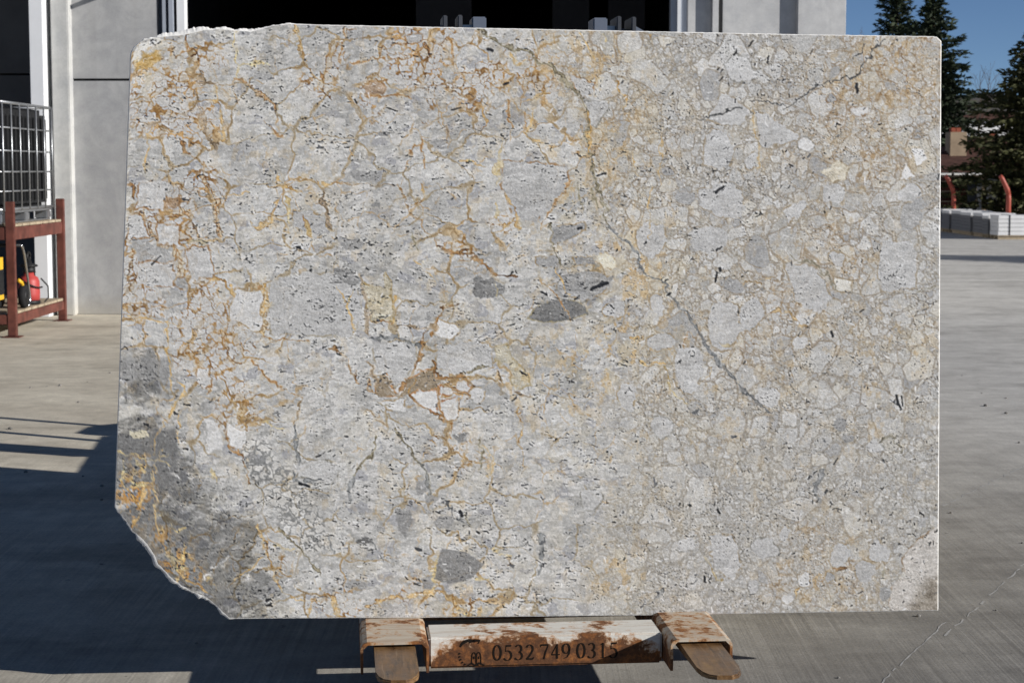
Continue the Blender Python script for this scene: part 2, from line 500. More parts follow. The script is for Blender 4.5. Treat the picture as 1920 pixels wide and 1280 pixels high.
# ------------------------------------------------------------------ warehouse
WY = 21.4
def wx(px, py=60, d=WY):
    return float(at(px, py, d)[0])
def warehouse():
    root = empty('warehouse', (0, WY, 0))
    tag(root, 'pale precast concrete warehouse with one wide dark open doorway', 'building')
    H = 6.6
    def bx(name, x0, x1, y0, y1, z0, z1, mat, bev=0.0, par=root):
        return box(name, x0, x1, y0, y1, z0, z1, mat, par, bev)
    # left panel bay: stacked panels with an open joint
    xa, xb = wx(134, 0), wx(294, 0)
    zj = float(at(190, 150, WY)[2])
    z = 0.0
    for k, z1 in enumerate((zj, zj + 2.45, H)):
        bx('wall_panel', xa - 0.03, xb, 0, 0.18, z + (0.012 if k else 0), z1 - 0.012, M['panel'], 0.006)
        z = z1
    bx('joint_backing', xa, xb - 0.01, 0.06, 0.16, 0, H - 0.05, M['black'])
    # pilaster and shed side
    px0, px1 = wx(93, 0, WY - 0.19), wx(126, 0, WY - 0.19)
    bx('pilaster', px0, px1, -0.19, 0.30, 0, H, M['pilaster'], 0.012)
    # white steel column
    bx('steel_column', wx(53, 0, WY - .36), wx(78, 0, WY - .36), -0.36, 0.02, 0, H, M['white_steel'], 0.004)
    # shaded bay left of it
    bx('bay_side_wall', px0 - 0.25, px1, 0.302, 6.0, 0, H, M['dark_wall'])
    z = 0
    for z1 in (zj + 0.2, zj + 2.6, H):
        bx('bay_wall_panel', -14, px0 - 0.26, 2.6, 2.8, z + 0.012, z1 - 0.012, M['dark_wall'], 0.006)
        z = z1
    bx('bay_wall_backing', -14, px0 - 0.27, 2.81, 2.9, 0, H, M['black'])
    bx('bay_roof', -14, px0, -0.05, 6.0, H + 0.01, H + 0.2, M['panel'])
    # left door jamb with track
    j = [wx(p, 20) for p in (294, 305, 311, 317, 325, 331, 345)]
    bx('door_track', j[0] + 0.002, j[1], 0.12, 0.2, 0, H - 0.8, M['fl_grey'])  # dark steel colour stands in for shade along the panel edge
    bx('door_track', j[1], j[2], -0.03, 0.2, 0, H - 0.8, M['grey_steel'])
    bx('door_track', j[2], j[3], 0.09, 0.2, 0, H - 0.8, M['fl_grey'])
    bx('door_track', j[3], j[4], -0.035, 0.2, 0, H - 0.8, M['grey_steel'])
    bx('rubber_seal', j[4], j[5], 0.05, 0.2, 0, H - 0.8, M['black'])
    bx('door_jamb', j[5], j[6], 0.01, 0.22, 0, H - 0.8, M['white_steel'])
    # right of the doorway
    r = [wx(p, 35) for p in (1258, 1270, 1276, 1289, 1334, 1346, 1354, 1493, 1584)]
    bx('door_jamb', r[0], r[1], 0.02, 0.22, 0, H - 0.8, M['grey_steel'])
    bx('door_track', r[1], r[2], -0.02, 0.2, 0, H - 0.8, M['white_steel'])
    bx('door_track', r[2], r[3], 0.03, 0.2, 0, H - 0.8, M['grey_steel'])
    bx('wall_panel', r[3] + 0.002, r[4], 0.0, 0.2, 0, H, M['smooth_panel'], 0.005)
    bx('pilaster', r[4] + 0.002, r[5], -0.08, 0.2, 0, H, M['smooth_panel'], 0.004)
    bx('rubber_seal', r[5] + 0.001, r[6], -0.02, 0.2, 0, H, M['black'])
    bx('wall_panel', r[6] + 0.002, r[7] + 0.02, 0.0, 0.2, 0, H, M['smooth_panel'], 0.005)
    bx('pilaster', r[7], r[8], -0.085, 0.4, 0, H, M['pitted'], 0.01)
    # over the door, roof and dim hall
    bx('lintel_panel', xb + 0.004, r[3], 0.004, 0.19, H - 0.79, H, M['panel'], 0.006)
    bx('side_wall', r[8] - 0.25, r[8] - 0.01, 0.402, 34, 0, H, M['panel'])
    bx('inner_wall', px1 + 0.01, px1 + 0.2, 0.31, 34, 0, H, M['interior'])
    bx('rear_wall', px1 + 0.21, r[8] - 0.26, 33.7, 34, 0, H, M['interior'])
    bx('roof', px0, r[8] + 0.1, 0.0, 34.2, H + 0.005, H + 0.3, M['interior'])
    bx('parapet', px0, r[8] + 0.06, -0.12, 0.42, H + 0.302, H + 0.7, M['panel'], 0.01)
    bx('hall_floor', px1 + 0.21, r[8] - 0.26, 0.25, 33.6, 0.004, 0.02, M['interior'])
    bx('crane_beam', px1 + 0.25, r[8] - 0.3, 11.0, 11.35, 3.6, 4.1, M['fl_dark'])
    for q in (wx(830, 10, 26), wx(1090, 10, 26), wx(1160, 10, 26)):
        bx('roof_light', q - 0.4, q + 0.4, 5.0, 5.06, 3.72, 4.3, M['interior'])
    # lamp arm above the wall panel (its shadow falls on the panel)
    bm = bmesh.new()
    xs, zs = wx(255, 0), float(at(133, 20, WY)[2]) + 0.34
    bm_tube(bm, [(xs, -0.002, zs + .02), (xs, -0.18, zs), (xs, -0.36, zs)], [.055, .035, .022], 8)
    bm_box(bm, xs - .07, xs + .07, -0.012, -0.0015, zs - .05, zs + .09, 0.003)
    from_bm('wall_lamp', bm, M['fl_grey'], root)
warehouse()

# ------------------------------------------------------------------ the stone slab
SLAB_P0 = at(960, 1150, 5.82)
SA, ST = RAD(5.4), RAD(4.0)
SR = np.array([math.cos(SA), math.sin(SA), 0])
SAW = np.array([-math.sin(SA), math.cos(SA), 0])
SU = SAW * math.sin(ST) + np.array([0, 0, math.cos(ST)])
SN = np.cross(SR, SU)             # towards the camera
def slab_pt(px, py):
    """pattern coordinates -> (metres along the slab, metres up the slab)"""
    px = np.asarray(px, float); py = np.asarray(py, float)
    u = (px - 960.0) / FPX
    v = (640.0 - py) / FPX
    r = np.stack([u, math.cos(PITCH) + v * math.sin(PITCH), -math.sin(PITCH) + v * math.cos(PITCH)], -1)
    k = float(np.dot(SLAB_P0 - EYE, SN)) / (r @ SN)
    q = EYE + r * k[..., None] - SLAB_P0
    return q @ SR, q @ SU

RS = np.random.RandomState(11)
def sstep(a, b, x):
    t = np.clip((x - a) / (b - a), 0, 1)
    return t * t * (3 - 2 * t)
_tabs = [RS.rand(256, 256) for _ in range(24)]
def vnoise(U, V, k=0):
    T = _tabs[k % 24]
    i = np.floor(U).astype(int); j = np.floor(V).astype(int)
    a = U - i; b = V - j
    a = a * a * a * (a * (a * 6 - 15) + 10); b = b * b * b * (b * (b * 6 - 15) + 10)
    i0, i1, j0, j1 = i & 255, (i + 1) & 255, j & 255, (j + 1) & 255
    return (T[i0, j0] * (1 - a) + T[i1, j0] * a) * (1 - b) + (T[i0, j1] * (1 - a) + T[i1, j1] * a) * b
def fbm(U, V, k=0, o=4, g=0.55):
    s = 0; amp = 1.0; tot = 0
    for q in range(o):
        s = s + amp * vnoise(U * 2 ** q + 17.3 * q, V * 2 ** q + 5.7 * q, k + q)
        tot += amp; amp *= g
    return s / tot - 0.5           # about -0.35 .. 0.35
def voronoi(U, V, seed, jit=0.92, p=2.0):
    tx, ty, th = _tabs[seed % 24], _tabs[(seed + 7) % 24], _tabs[(seed + 13) % 24]
    i = np.floor(U).astype(int); j = np.floor(V).astype(int)
    F1 = np.full(U.shape, 9.0); F2 = np.full(U.shape, 9.0)
    h = np.zeros(U.shape); h2 = np.zeros(U.shape)
    for a in (-1, 0, 1):
        for b in (-1, 0, 1):
            ci = (i + a) & 255; cj = (j + b) & 255
            dx = np.abs(i + a + 0.5 + (tx[ci, cj] - 0.5) * jit - U)
            dy = np.abs(j + b + 0.5 + (ty[ci, cj] - 0.5) * jit - V)
            d = np.sqrt(dx * dx + dy * dy) if p == 2.0 else (dx ** p + dy ** p) ** (1 / p)
            c = d < F1
            F2 = np.where(c, F1, np.minimum(F2, d))
            F1 = np.where(c, d, F1)
            h = np.where(c, th[ci, cj], h)
            h2 = np.where(c, th[cj, ci], h2)
    return F1, F2, h, h2

def paint_slab():
    st = 1.3
    xs = np.arange(200, 1780, st); ys = np.arange(36, 1172, st)
    X, Y = np.meshgrid(xs, ys)
    n = lambda sx, sy, k, o=4, g=0.55: fbm(X / sx, Y / sy, k, o, g)
    def gauss(lst):
        r = np.zeros(X.shape)
        for x, y, s, a in lst:
            r = np.maximum(r, a * np.exp(-((X - x) ** 2 + (Y - y) ** 2) / (2.0 * s * s)))
        return r
    w1 = n(70, 70, 1) ; w2 = n(70, 70, 5)
    f1 = n(14, 14, 2, 3); f2 = n(14, 14, 9, 3)
    Xw = X + 46 * w1 + 11 * f1; Yw = Y + 46 * w2 + 11 * f2
    rnd = RS.rand(*X.shape)
    # ---- control maps
    rust = gauss([(300, 190, 62, 1), (385, 110, 30, .75), (372, 230, 36, .9), (385, 350, 34, .9), (315, 420, 62, .85), (250, 500, 42, .9),
                  (335, 495, 24, 1), (270, 560, 55, .9), (370, 590, 60, .9), (395, 660, 55, 1), (440, 760, 44, .8), (800, 100, 75, .85),
                  (900, 130, 62, .8), (700, 170, 44, .55), (640, 120, 44, .6), (595, 150, 36, .6), (1000, 150, 55, .55), (870, 470, 40, .7),
                  (925, 420, 42, .6), (790, 690, 50, .25), (860, 740, 35, .6), (870, 850, 60, .5), (1690, 130, 100, .8), (1600, 230, 80, .7), (1640, 300, 60, .6),
                  (1470, 560, 70, .6), (1560, 470, 60, .6), (1400, 620, 60, .5), (1010, 200, 40, .5), (1110, 270, 44, .5), (640, 1130, 50, .6), (780, 1110, 50, .5),
                  (880, 1140, 45, .6), (1560, 1060, 80, .6), (1500, 1100, 60, .6), (520, 1040, 36, .4), (560, 370, 50, .4), (490, 620, 40, .4)])
    yel = gauss([(1050, 95, 70, .9), (1110, 260, 55, .9), (1200, 500, 130, .75), (1180, 640, 110, .85), (1300, 750, 100, .7), (965, 690, 55, .9),
                 (712, 560, 36, .8), (1100, 400, 90, .6), (1560, 480, 110, .7), (1700, 160, 120, 1), (1720, 650, 70, .8), (860, 1135, 80, .8), (1330, 650, 70, .8),
                 (560, 380, 70, .5), (1560, 1070, 85, .9), (260, 120, 40, 1), (600, 260, 50, .4), (450, 560, 60, .4), (1480, 680, 80, .7), (1690, 320, 60, .8),
                 (1130, 120, 60, .7), (1190, 240, 90, .6), (1420, 260, 60, .6), (1590, 640, 100, .6), (1640, 760, 100, .6), (1150, 1070, 50, .6), (1250, 860, 100, .4), (1050, 780, 80, .5), (1430, 850, 120, .45)])
    dark = gauss([(270, 720, 50, .55), (260, 860, 60, .9), (300, 900, 60, .85), (350, 1040, 70, 1), (430, 1110, 60, .85), (300, 980, 60, .8), (400, 1010, 60, .8),
                  (1090, 530, 40, .5), (1740, 1130, 30, .55), (470, 1140, 50, .5), (600, 900, 40, .3)])
    rust = np.clip(rust * (0.85 + 1.3 * n(38, 38, 3)), 0, 1.2)
    yel = np.clip(yel * (0.9 + 1.8 * n(55, 55, 4)) , 0, 1.1)
    dark = np.clip(dark * (1 + 1.3 * n(60, 40, 6) + 1.1 * n(20, 9, 15)), 0, 1)
    cong = sstep(-70, 90, X - 1125 + 260 * n(120, 150, 7) - 0.22 * (Y - 500) - 150 * sstep(700, 1100, Y) * -1)
    cong = np.maximum(cong, sstep(1250, 1330, X))
    G = np.array
    def mixc(a, b, t):
        return a + (G(b, dtype=float) - a) * t[..., None]
    # ---- bedded grey rock broken into blocks (left and middle)
    bF1, bF2, bh, bh2 = voronoi(Xw / 92, Yw / 66, 3, 0.95, 2.6)
    slope = (bh2 - 0.5) * 0.5
    Yl = Y + slope * X
    lam = fbm(X / 42, Yl / 9.0, 8, 4, 0.62)
    lam2 = fbm(X / 13, Yl / 4.0, 12, 3, 0.6)
    g = 170 + 18 * (bh - 0.5) + 15 * lam + 34 * lam2 + 26 * n(45, 36, 10)
    pal = sstep(0.05, 0.22, n(60, 22, 14))
    g = g + 4 * pal
    F1, F2, h, h2 = voronoi((X + 16 * f1) / 44, (Yl + 16 * f2) / 30, 2, 0.95)
    g = g + 17 * (h - 0.5) * sstep(0.0, 0.16, F2 - F1)
    F1, F2, h, h2 = voronoi((X + 9 * f1) / 15, (Yl + 9 * f2) / 11, 12, 0.95)
    g = g + 20 * (h - 0.5) * sstep(0.0, 0.2, F2 - F1)
    g = g + 5
    col = np.stack([g * 1.006, g * 1.0, g * 0.982], -1)
    # flattened darker and paler pebbles inside the beds
    F1, F2, h, h2 = voronoi((Xw + 14 * f1) / 31, (Yl + 20 * f2) / 20, 6)
    m = sstep(0.12, 0.22, F2 - F1) * (h > 0.78)
    col = mixc(col, (150, 150, 153), m * 0.65 * (h2 > 0.45))
    col = mixc(col, (198, 196, 192), m * 0.7 * (h2 <= 0.45))
    F1, F2, h, h2 = voronoi(Xw / 17, (Yl + 8 * f2) / 9, 10)
    e = F2 - F1
    col = mixc(col, (148, 149, 151), sstep(0.10, 0.0, e) * sstep(0.0, 0.15, n(40, 40, 13)) * 0.55)
    col = mixc(col, (196, 194, 191), sstep(0.12, 0.3, e) * (h > 0.82) * 0.7)
    # ---- conglomerate (right): three sizes of rounded clasts in a sandy matrix
    low = sstep(620, 980, Y)
    mx = n(9, 9, 15, 3); my = n(30, 30, 16)
    ccol = np.stack([173 + 60 * mx + 26 * my, 168 + 60 * mx + 25 * my, 157 + 58 * mx + 20 * my], -1)
    ccol = mixc(ccol, (168, 166, 160), 0.62 * low)
    for (sz, seed, frac, gap, kx) in ((5.2, 11, 1.0, 0.10, 1), (9, 1, .8, 0.10, 1), (17, 4, .62, 0.12, 1), (31, 8, .52, 0.12, 1.0), (58, 15, .36, 0.10, .95)):
        if sz == 17:    # granular matrix between the larger clasts
            F1, F2, h, h2 = voronoi((X + 4 * f1) / 6.2, (Y + 4 * f2) / 5.6, 19, .95)
            fe = F2 - F1
            ccol = mixc(ccol, (128, 116, 98), sstep(.16, .02, fe) * .42 * np.clip(.5 + 3 * f1 + 2 * my, 0, 1))
            ccol = ccol + (34 * (h - .5) * sstep(.1, .3, fe) * .8)[..., None]
        wx_ = X + 0.55 * sz * (fbm(X / sz / 1.3, Y / sz / 1.3, seed, 3)) * 1.6
        wy_ = Y + 0.55 * sz * (fbm(X / sz / 1.3, Y / sz / 1.3, seed + 3, 3)) * 1.6
        F1, F2, h, h2 = voronoi(wx_ / sz, wy_ / (sz * kx), seed, 0.9)
        e = F2 - F1
        keep = (h < frac * (1 - (0.38 * low if sz > 25 else 0))) & (F1 < 0.62)
        rimw = 2.6 / sz
        inside = sstep(gap, gap + 0.06 + rimw, e) * sstep(0.66, 0.56, F1) * keep
        rim = sstep(gap - 0.10, gap, e) * (1 - inside) * keep * sstep(0.72, 0.6, F1)
        hh = _tabs[5][(h * 255).astype(int), (h2 * 255).astype(int)]
        cg = 181 + 30 * (h2 - 0.5) + 24 * lam2 + 26 * n(20, 20, 17, 3) + 14 * (rnd - 0.5)
        cc = np.stack([cg + 1, cg, cg - 3], -1)
        cc = mixc(cc, (200, 195, 183), 0.8 * (hh > 0.88))
        cc = mixc(cc, (138, 139, 142), 0.6 * (hh < 0.10))
        cc = mixc(cc, (190, 182, 162), 0.25 * yel)
        tn = np.clip(0.18 + 0.6 * rust + 0.28 * yel - 0.1 * low, 0, 1)
        rc = mixc(np.broadcast_to(G([144., 141, 134]), X.shape + (3,)), (156, 122, 82), tn)
        ccol = ccol + (rc - ccol) * (rim * (0.75 if sz > 12 else 0.55) * (1 - 0.3 * low))[..., None]
        ccol = ccol + (cc - ccol) * (inside * (0.86 if sz > 12 else 0.8) * (1 - 0.3 * low))[..., None]
    col = col + (ccol - col) * cong[..., None]
    yel = np.maximum(yel, .30 * np.clip(.6 + 2.2 * n(48, 48, 12), 0, 1))
    # sandy patches spreading out of the joints everywhere
    sand = np.clip(yel * sstep(-0.06, 0.14, n(26, 26, 18, 5, 0.65)) , 0, 1)
    sc = np.stack([190 + 60 * mx, 174 + 62 * mx, 140 + 66 * mx], -1)
    col = col + (sc - col) * (sand * (0.48 - 0.12 * cong))[..., None]
    och = np.clip(yel * sstep(0.07, 0.2, n(17, 22, 20, 4, 0.62)), 0, 1)
    col = mixc(col, (192, 156, 100), och * 0.5)
    # ---- joints between blocks
    e = (bF2 - bF1) * 52
    pres = sstep(-0.10, 0.10, n(95, 95, 21, 3) + 0.36 * rust + 0.12 * yel - 0.03) * (1 - 0.8 * cong)
    wv = 1.6 + 9.0 * rust * sstep(-0.1, 0.2, n(24, 24, 22)) + 2.5 * np.clip(n(20, 20, 23), 0, 1)
    jm = sstep(wv + 1.6, wv - 0.6, e) * pres
    jt = n(18, 18, 11, 3)
    jc = np.stack([170 + 95 * jt, 144 + 90 * jt, 104 + 80 * jt], -1)
    jc = mixc(jc, (150, 146, 132), np.clip(0.75 - 1.5 * rust - 0.5 * yel, 0, 1))
    col = col + (jc - col) * (jm * 0.75)[..., None]
    col = mixc(col, (110, 84, 52), sstep(1.6, 0.3, e) * pres * np.clip(0.25 + rust, 0, 1) * 0.6)
    # ---- secondary cracks
    F1, F2, h, h2 = voronoi(Xw / 46 + 3, Yw / 52, 17, 0.95, 2.3)
    e2 = (F2 - F1) * 28
    p2 = sstep(0.02, 0.16, n(60, 60, 3, 3) + 0.32 * rust + 0.1 * yel - 0.05) * (1 - 0.7 * cong)
    col = mixc(col, (170, 140, 96), sstep(2.2, 0.5, e2) * p2 * 0.6 * np.clip(.55 + 2.4 * f1, 0, 1))
    # ---- rusty micro-breccia where the rust is strong
    F1, F2, h, h2 = voronoi((X + 17 * f1 + 8 * w1) / 17, (Y + 17 * f2 + 8 * w2) / 15, 20, 0.98)
    e3 = (F2 - F1)
    zone = sstep(0.36, 0.56, rust + 0.8 * n(30, 30, 19, 4)) * (1 - 0.55 * cong)
    zone = zone * sstep(24, 10, e)  if False else zone
    rc = np.stack([158 + 110 * jt + 60 * mx, 126 + 110 * jt + 60 * mx, 84 + 100 * jt + 55 * mx], -1)
    gapw = 0.07 + 0.24 * sstep(-0.06, 0.22, n(17, 17, 6, 3))
    col = col + (rc - col) * (sstep(gapw + .03, gapw - 0.08, e3) * zone * 0.85 * np.clip(.9 + 1.6 * f2, .35, 1))[..., None]
    col = mixc(col, (190, 187, 182), sstep(gapw + 0.04, gapw + 0.15, e3) * zone * 0.65)
    col = mixc(col, (104, 74, 46), sstep(0.05, 0.0, e3) * zone * 0.6 * (f1 > -.02))
    # ---- dark rock low on the left
    F1, F2, h, h2 = voronoi((X + 14 * f1) / 30, (Y + 14 * f2) / 22, 5, .95)
    F1b, F2b, hb, h2b = voronoi((X + 9 * f1) / 12, (Y + 9 * f2) / 9, 14, .95)
    dk = sstep(0.18, 0.6, dark * (.62 + .55 * h + .35 * hb) + .06 * (dark > .1) * (h - .5)) * (1 - .35 * sstep(.10, .0, F2 - F1))
    dc = col * 0.70 - 6
    col = col + (dc - col) * (dk * (0.9 - 0.0 * cong))[..., None]

    rs = gauss([(250, 925, 26, 1), (268, 870, 16, .7), (262, 960, 16, .9), (330, 1055, 22, .9), (300, 1005, 14, .7), (360, 1085, 18, .8)])
    rs = rs * sstep(-.02, .16, n(12, 12, 21, 4, .65)) 
    col = mixc(col, (196, 138, 62), rs * .8)
    # ---- traced features
    px = lambda x: int(round((x - xs[0]) / st))
    py = lambda y: int(round((y - ys[0]) / st))
    def win(x0, x1, y0, y1):
        a, b, c, d = max(0, py(y0)), min(len(ys), py(y1) + 1), max(0, px(x0)), min(len(xs), px(x1) + 1)
        return slice(a, b), slice(c, d)
    def segdist(x, y, pts, closed):
        best = np.full(x.shape, 1e9); tb = np.zeros(x.shape)
        m = len(pts)
        for i in range(m if closed else m - 1):
            ax, ay = pts[i]; bx_, by_ = pts[(i + 1) % m]
            dx, dy = bx_ - ax, by_ - ay
            L = dx * dx + dy * dy + 1e-9
            t = np.clip(((x - ax) * dx + (y - ay) * dy) / L, 0, 1)
            d = np.hypot(x - ax - t * dx, y - ay - t * dy)
            c = d < best
            best = np.where(c, d, best); tb = np.where(c, (i + t) / max(1, m - 1), tb)
        return best, tb
    def poly(pts, gray, rim=None, rw=1.7, a=0.88, tex=1.0, soft=1.8, wob=1.3, grad=0):
        P = np.array(pts, float)
        w = win(P[:, 0].min() - 14, P[:, 0].max() + 14, P[:, 1].min() - 14, P[:, 1].max() + 14)
        x = X[w] + 9 * wob * f1[w] + 12 * wob * w1[w] * 0.5; y = Y[w] + 9 * wob * f2[w] + 12 * wob * w2[w] * 0.5
        d, _ = segdist(x, y, P, True)
        ins = np.zeros(x.shape, bool)
        m = len(P)
        for i in range(m):
            ax, ay = P[i]; bx_, by_ = P[(i + 1) % m]
            c = ((ay > y) != (by_ > y))
            ins ^= c & (x < (bx_ - ax) * (y - ay) / (by_ - ay + 1e-9) + ax)
        sd = np.where(ins, -d, d)
        base = G(gray, float) if hasattr(gray, '__len__') else G([gray * 1.055, gray * 1.05, gray * 1.038]) - (4 if gray < 150 else 0)
        tx = (24 * lam[w] + 26 * lam2[w] + 24 * n_big[w] + 8 * (rnd[w] - 0.5)) * (.35 + .75 * tex)
        tgt = base + tx[..., None]
        al = sstep(soft, -soft, sd) * a
        if rim is not None:
            rm = sstep(rw + 1.0, rw * 0.3, np.abs(sd)) * 0.72 * np.clip(0.45 + 3.2 * f1[w] + 1.5 * mx[w], 0, 1)
        c = col[w]
        c += (tgt - c) * al[..., None]
        if rim is not None:
            c += (G(rim, float) - c) * rm[..., None]
    def ell(x, y, rx, ry, gray, rim=None, rot=0, **k):
        ph = RS.uniform(0, 6)
        pts = []
        for q in range(14):
            t = q * 2 * math.pi / 14
            r = 1 + 0.10 * math.sin(2 * t + ph) + 0.07 * math.sin(3 * t + 2 * ph)
            a, b = rx * r * math.cos(t), ry * r * math.sin(t)
            pts.append((x + a * math.cos(rot) - b * math.sin(rot), y + a * math.sin(rot) + b * math.cos(rot)))
        poly(pts, gray, rim, **k)
    n_big = n(30, 20, 19, 4)
    KINDS = {   # halo colour, core colour, dark line, opacity
        'rust': ((188, 166, 128), (142, 108, 70), (90, 68, 48), .9),
        'ochre': ((194, 180, 146), (182, 150, 98), (136, 106, 66), .78),
        'yellow': ((190, 182, 156), (188, 168, 120), (158, 134, 88), .68),
        'taupe': ((176, 150, 112), (136, 122, 104), (96, 82, 64), .95),
        'olive': ((176, 170, 150), (134, 126, 104), (92, 86, 70), .8),
        'grey': ((158, 158, 156), (118, 120, 120), (84, 86, 88), .75),
        'black': ((140, 138, 132), (58, 60, 62), (44, 46, 48), .85),
        'white': ((200, 198, 194), (222, 220, 214), (222, 220, 214), .85)}
    def vein(pts, wd, kind='rust', brec=0.0):
        wd = wd * (1.05 if kind in ('grey', 'olive', 'black') else .78)
        P = np.array(pts, float)
        if len(P) > 2:      # round the corners a little
            Q = [P[0]]
            for i in range(len(P) - 1):
                Q += [P[i] * .75 + P[i + 1] * .25, P[i] * .25 + P[i + 1] * .75]
            Q.append(P[-1]); P = np.array(Q)
        pad = wd * 1.5 + 16
        w = win(P[:, 0].min() - pad, P[:, 0].max() + pad, P[:, 1].min() - pad, P[:, 1].max() + pad)
        x = X[w] + 15 * f1[w] + 7 * w1[w] + 5 * mx[w]; y = Y[w] + 15 * f2[w] + 7 * w2[w] + 5 * n_big[w]
        d, t = segdist(x, y, P, False)
        hw = wd * 0.5 * np.clip(0.72 + 3.6 * jt[w], .6 if kind in ('grey', 'olive', 'black') else .15, 2.0) * (0.45 + 0.55 * np.sin(np.clip(t, 0, 1) * math.pi) ** 0.4)
        ha, co, dl, op = KINDS[kind]
        lo_ = .8 if kind in ('grey', 'olive', 'black') else .3
        op = op * np.clip(.88 + 2.0 * f2[w] + 1.2 * mx[w], lo_, 1)
        c = col[w]
        c += (G(ha, float) + 40 * mx[w][..., None] - c) * (sstep(hw * 1.5 + 2.2, hw * 0.7, d) * 0.62 * op)[..., None]
        c += (G(co, float) + (60 * jt[w] + 70 * mx[w])[..., None] - c) * (sstep(hw + 0.7, hw * 0.5 - 0.2, d) * op)[..., None]
        if wd >= 4:
            ed = np.abs(d - hw)
            c += (G(dl, float) - c) * (sstep(1.5, 0.3, ed) * np.clip(0.35 + 3 * f2[w], 0, .8))[..., None]
        if brec > 0:
            q = e4[w]
            c += (G([196., 186, 166]) - c) * (sstep(.16, .3, q) * sstep(hw * 1.05, hw * 0.75, d) * brec)[..., None]
    F1, F2, h, h2 = voronoi((X + 4 * f1) / 7.5, (Y + 4 * f2) / 7.5, 22, 0.95)
    e4 = F2 - F1
    OU = (154, 134, 102); BR = (142, 108, 70); GB = (126, 123, 114)
    # broad pale and dark blocks
    poly([(510, 527), (560, 512), (620, 510), (665, 520), (682, 590), (660, 632), (510, 627), (500, 580)], 166, (150, 140, 120), tex=.6)
    poly([(440, 545), (495, 540), (492, 625), (430, 600)], 186, OU, tex=.6)
    poly([(241, 463), (255, 445), (274, 442), (286, 461), (321, 466), (323, 494), (262, 492)], 152, None, tex=1)
    poly([(262, 492), (323, 494), (326, 535), (252, 538)], 176, BR, tex=.7)
    poly([(345, 468), (392, 462), (402, 520), (356, 524)], 178, BR, tex=.7)
    poly([(262, 345), (312, 340), (305, 392), (255, 392)], 180, BR, tex=1)
    poly([(240, 400), (268, 404), (282, 445), (240, 450)], 178, BR, tex=1)
    poly([(295, 420), (340, 425), (335, 462), (296, 458)], 182, BR, tex=1)
    poly([(548, 393), (585, 391), (612, 410), (616, 424), (604, 442), (570, 436), (548, 424)], 160, OU, tex=.4)
    poly([(569, 403), (576, 412), (584, 442), (572, 440)], (186, 164, 120), BR)
    poly([(649, 54), (680, 54), (682, 74), (650, 75)], 158, BR, tex=.4)
    poly([(760, 62), (791, 62), (790, 80), (762, 80)], 156, BR, tex=.4)
    ell(685, 327, 28, 10, 144, tex=.5); ell(821, 271, 16, 8, 148, tex=.5); ell(721, 249, 10, 5, 142); ell(705, 384, 8, 6, 128, tex=.4)
    ell(979, 382, 16, 8, 142, tex=.5); ell(985, 405, 14, 9, 154, tex=.5); ell(664, 457, 22, 10, 142, tex=.4); ell(807, 593, 14, 9, 150)
    ell(482, 142, 26, 9, 152, rot=.2, tex=.5); ell(470, 275, 22, 12, 160, tex=.4); ell(338, 529, 12, 11, 148, BR)
    poly([(625, 504), (655, 505), (676, 520), (672, 536), (640, 528)], 138, None, tex=1.2)
    poly([(887, 520), (925, 520), (950, 535), (934, 558), (890, 558), (885, 541)], 124, None, tex=1)
    poly([(1005, 577), (1021, 567), (1059, 560), (1087, 565), (1098, 577), (1103, 588), (1070, 600), (1014, 603), (990, 597)], 112, (150, 140, 110), tex=.8)
    poly([(1033, 427), (1056, 420), (1098, 417), (1101, 431), (1059, 450), (1035, 457)], 142, OU, tex=.7)
    poly([(1007, 481), (1040, 478), (1045, 502), (1010, 497)], 146, OU, tex=.4)
    poly([(1073, 481), (1112, 481), (1115, 495), (1082, 497)], 138, OU, tex=1)
    poly([(1052, 512), (1100, 506), (1150, 515), (1135, 545), (1110, 562), (1064, 556)], 146, OU, tex=1.8)
    poly([(944, 300), (1060, 310), (1068, 340), (1024, 396), (1000, 420), (960, 400), (940, 345)], 165, BR, tex=1.2)
    poly([(1117, 481), (1136, 469), (1152, 481), (1155, 499), (1131, 500)], (214, 208, 190), OU, tex=.6)
    poly([(1307, 354), (1352, 342), (1389, 352), (1394, 387), (1387, 410), (1352, 410), (1309, 385)], 172, OU, tex=.7)
    poly([(1357, 122), (1381, 100), (1408, 110), (1418, 134), (1418, 149), (1374, 151)], 180, GB, tex=.5)
    poly([(1355, 171), (1379, 185), (1408, 207), (1393, 231), (1352, 234), (1328, 224)], 174, OU, tex=.7)
    poly([(1321, 251), (1338, 241), (1362, 248), (1377, 282), (1374, 306), (1345, 318), (1318, 309)], 172, OU, tex=1)
    poly([(1414, 207), (1437, 214), (1496, 252), (1498, 261), (1472, 270), (1428, 280)], 174, OU, tex=.7)
    ell(1409, 302, 13, 17, 176, OU, tex=.3); ell(1512, 270, 16, 13, 198, GB, tex=.3)
    poly([(1067, 144), (1120, 154), (1113, 176), (1088, 183)], 166, BR, tex=1)
    poly([(1096, 188), (1137, 190), (1144, 205), (1120, 236), (1105, 234)], 170, GB, tex=1)
    poly([(1538, 322), (1571, 301), (1594, 312), (1585, 336), (1562, 345)], (208, 198, 174), OU, tex=1.4)
    poly([(1707, 277), (1726, 277), (1737, 303), (1719, 315)], 206, OU, tex=.4)
    poly([(1695, 305), (1716, 329), (1686, 338)], 210, OU, tex=.4)
    ell(1611, 212, 15, 11, 190, BR, tex=.3); ell(1558, 185, 11, 10, 150, BR, tex=.4); ell(1706, 408, 21, 28, 160, OU, tex=1.6)
    poly([(1539, 345), (1586, 345), (1582, 380), (1544, 380)], 174, OU, tex=.9)
    poly([(1467, 394), (1511, 370), (1516, 387), (1478, 420)], 182, OU, tex=.9)
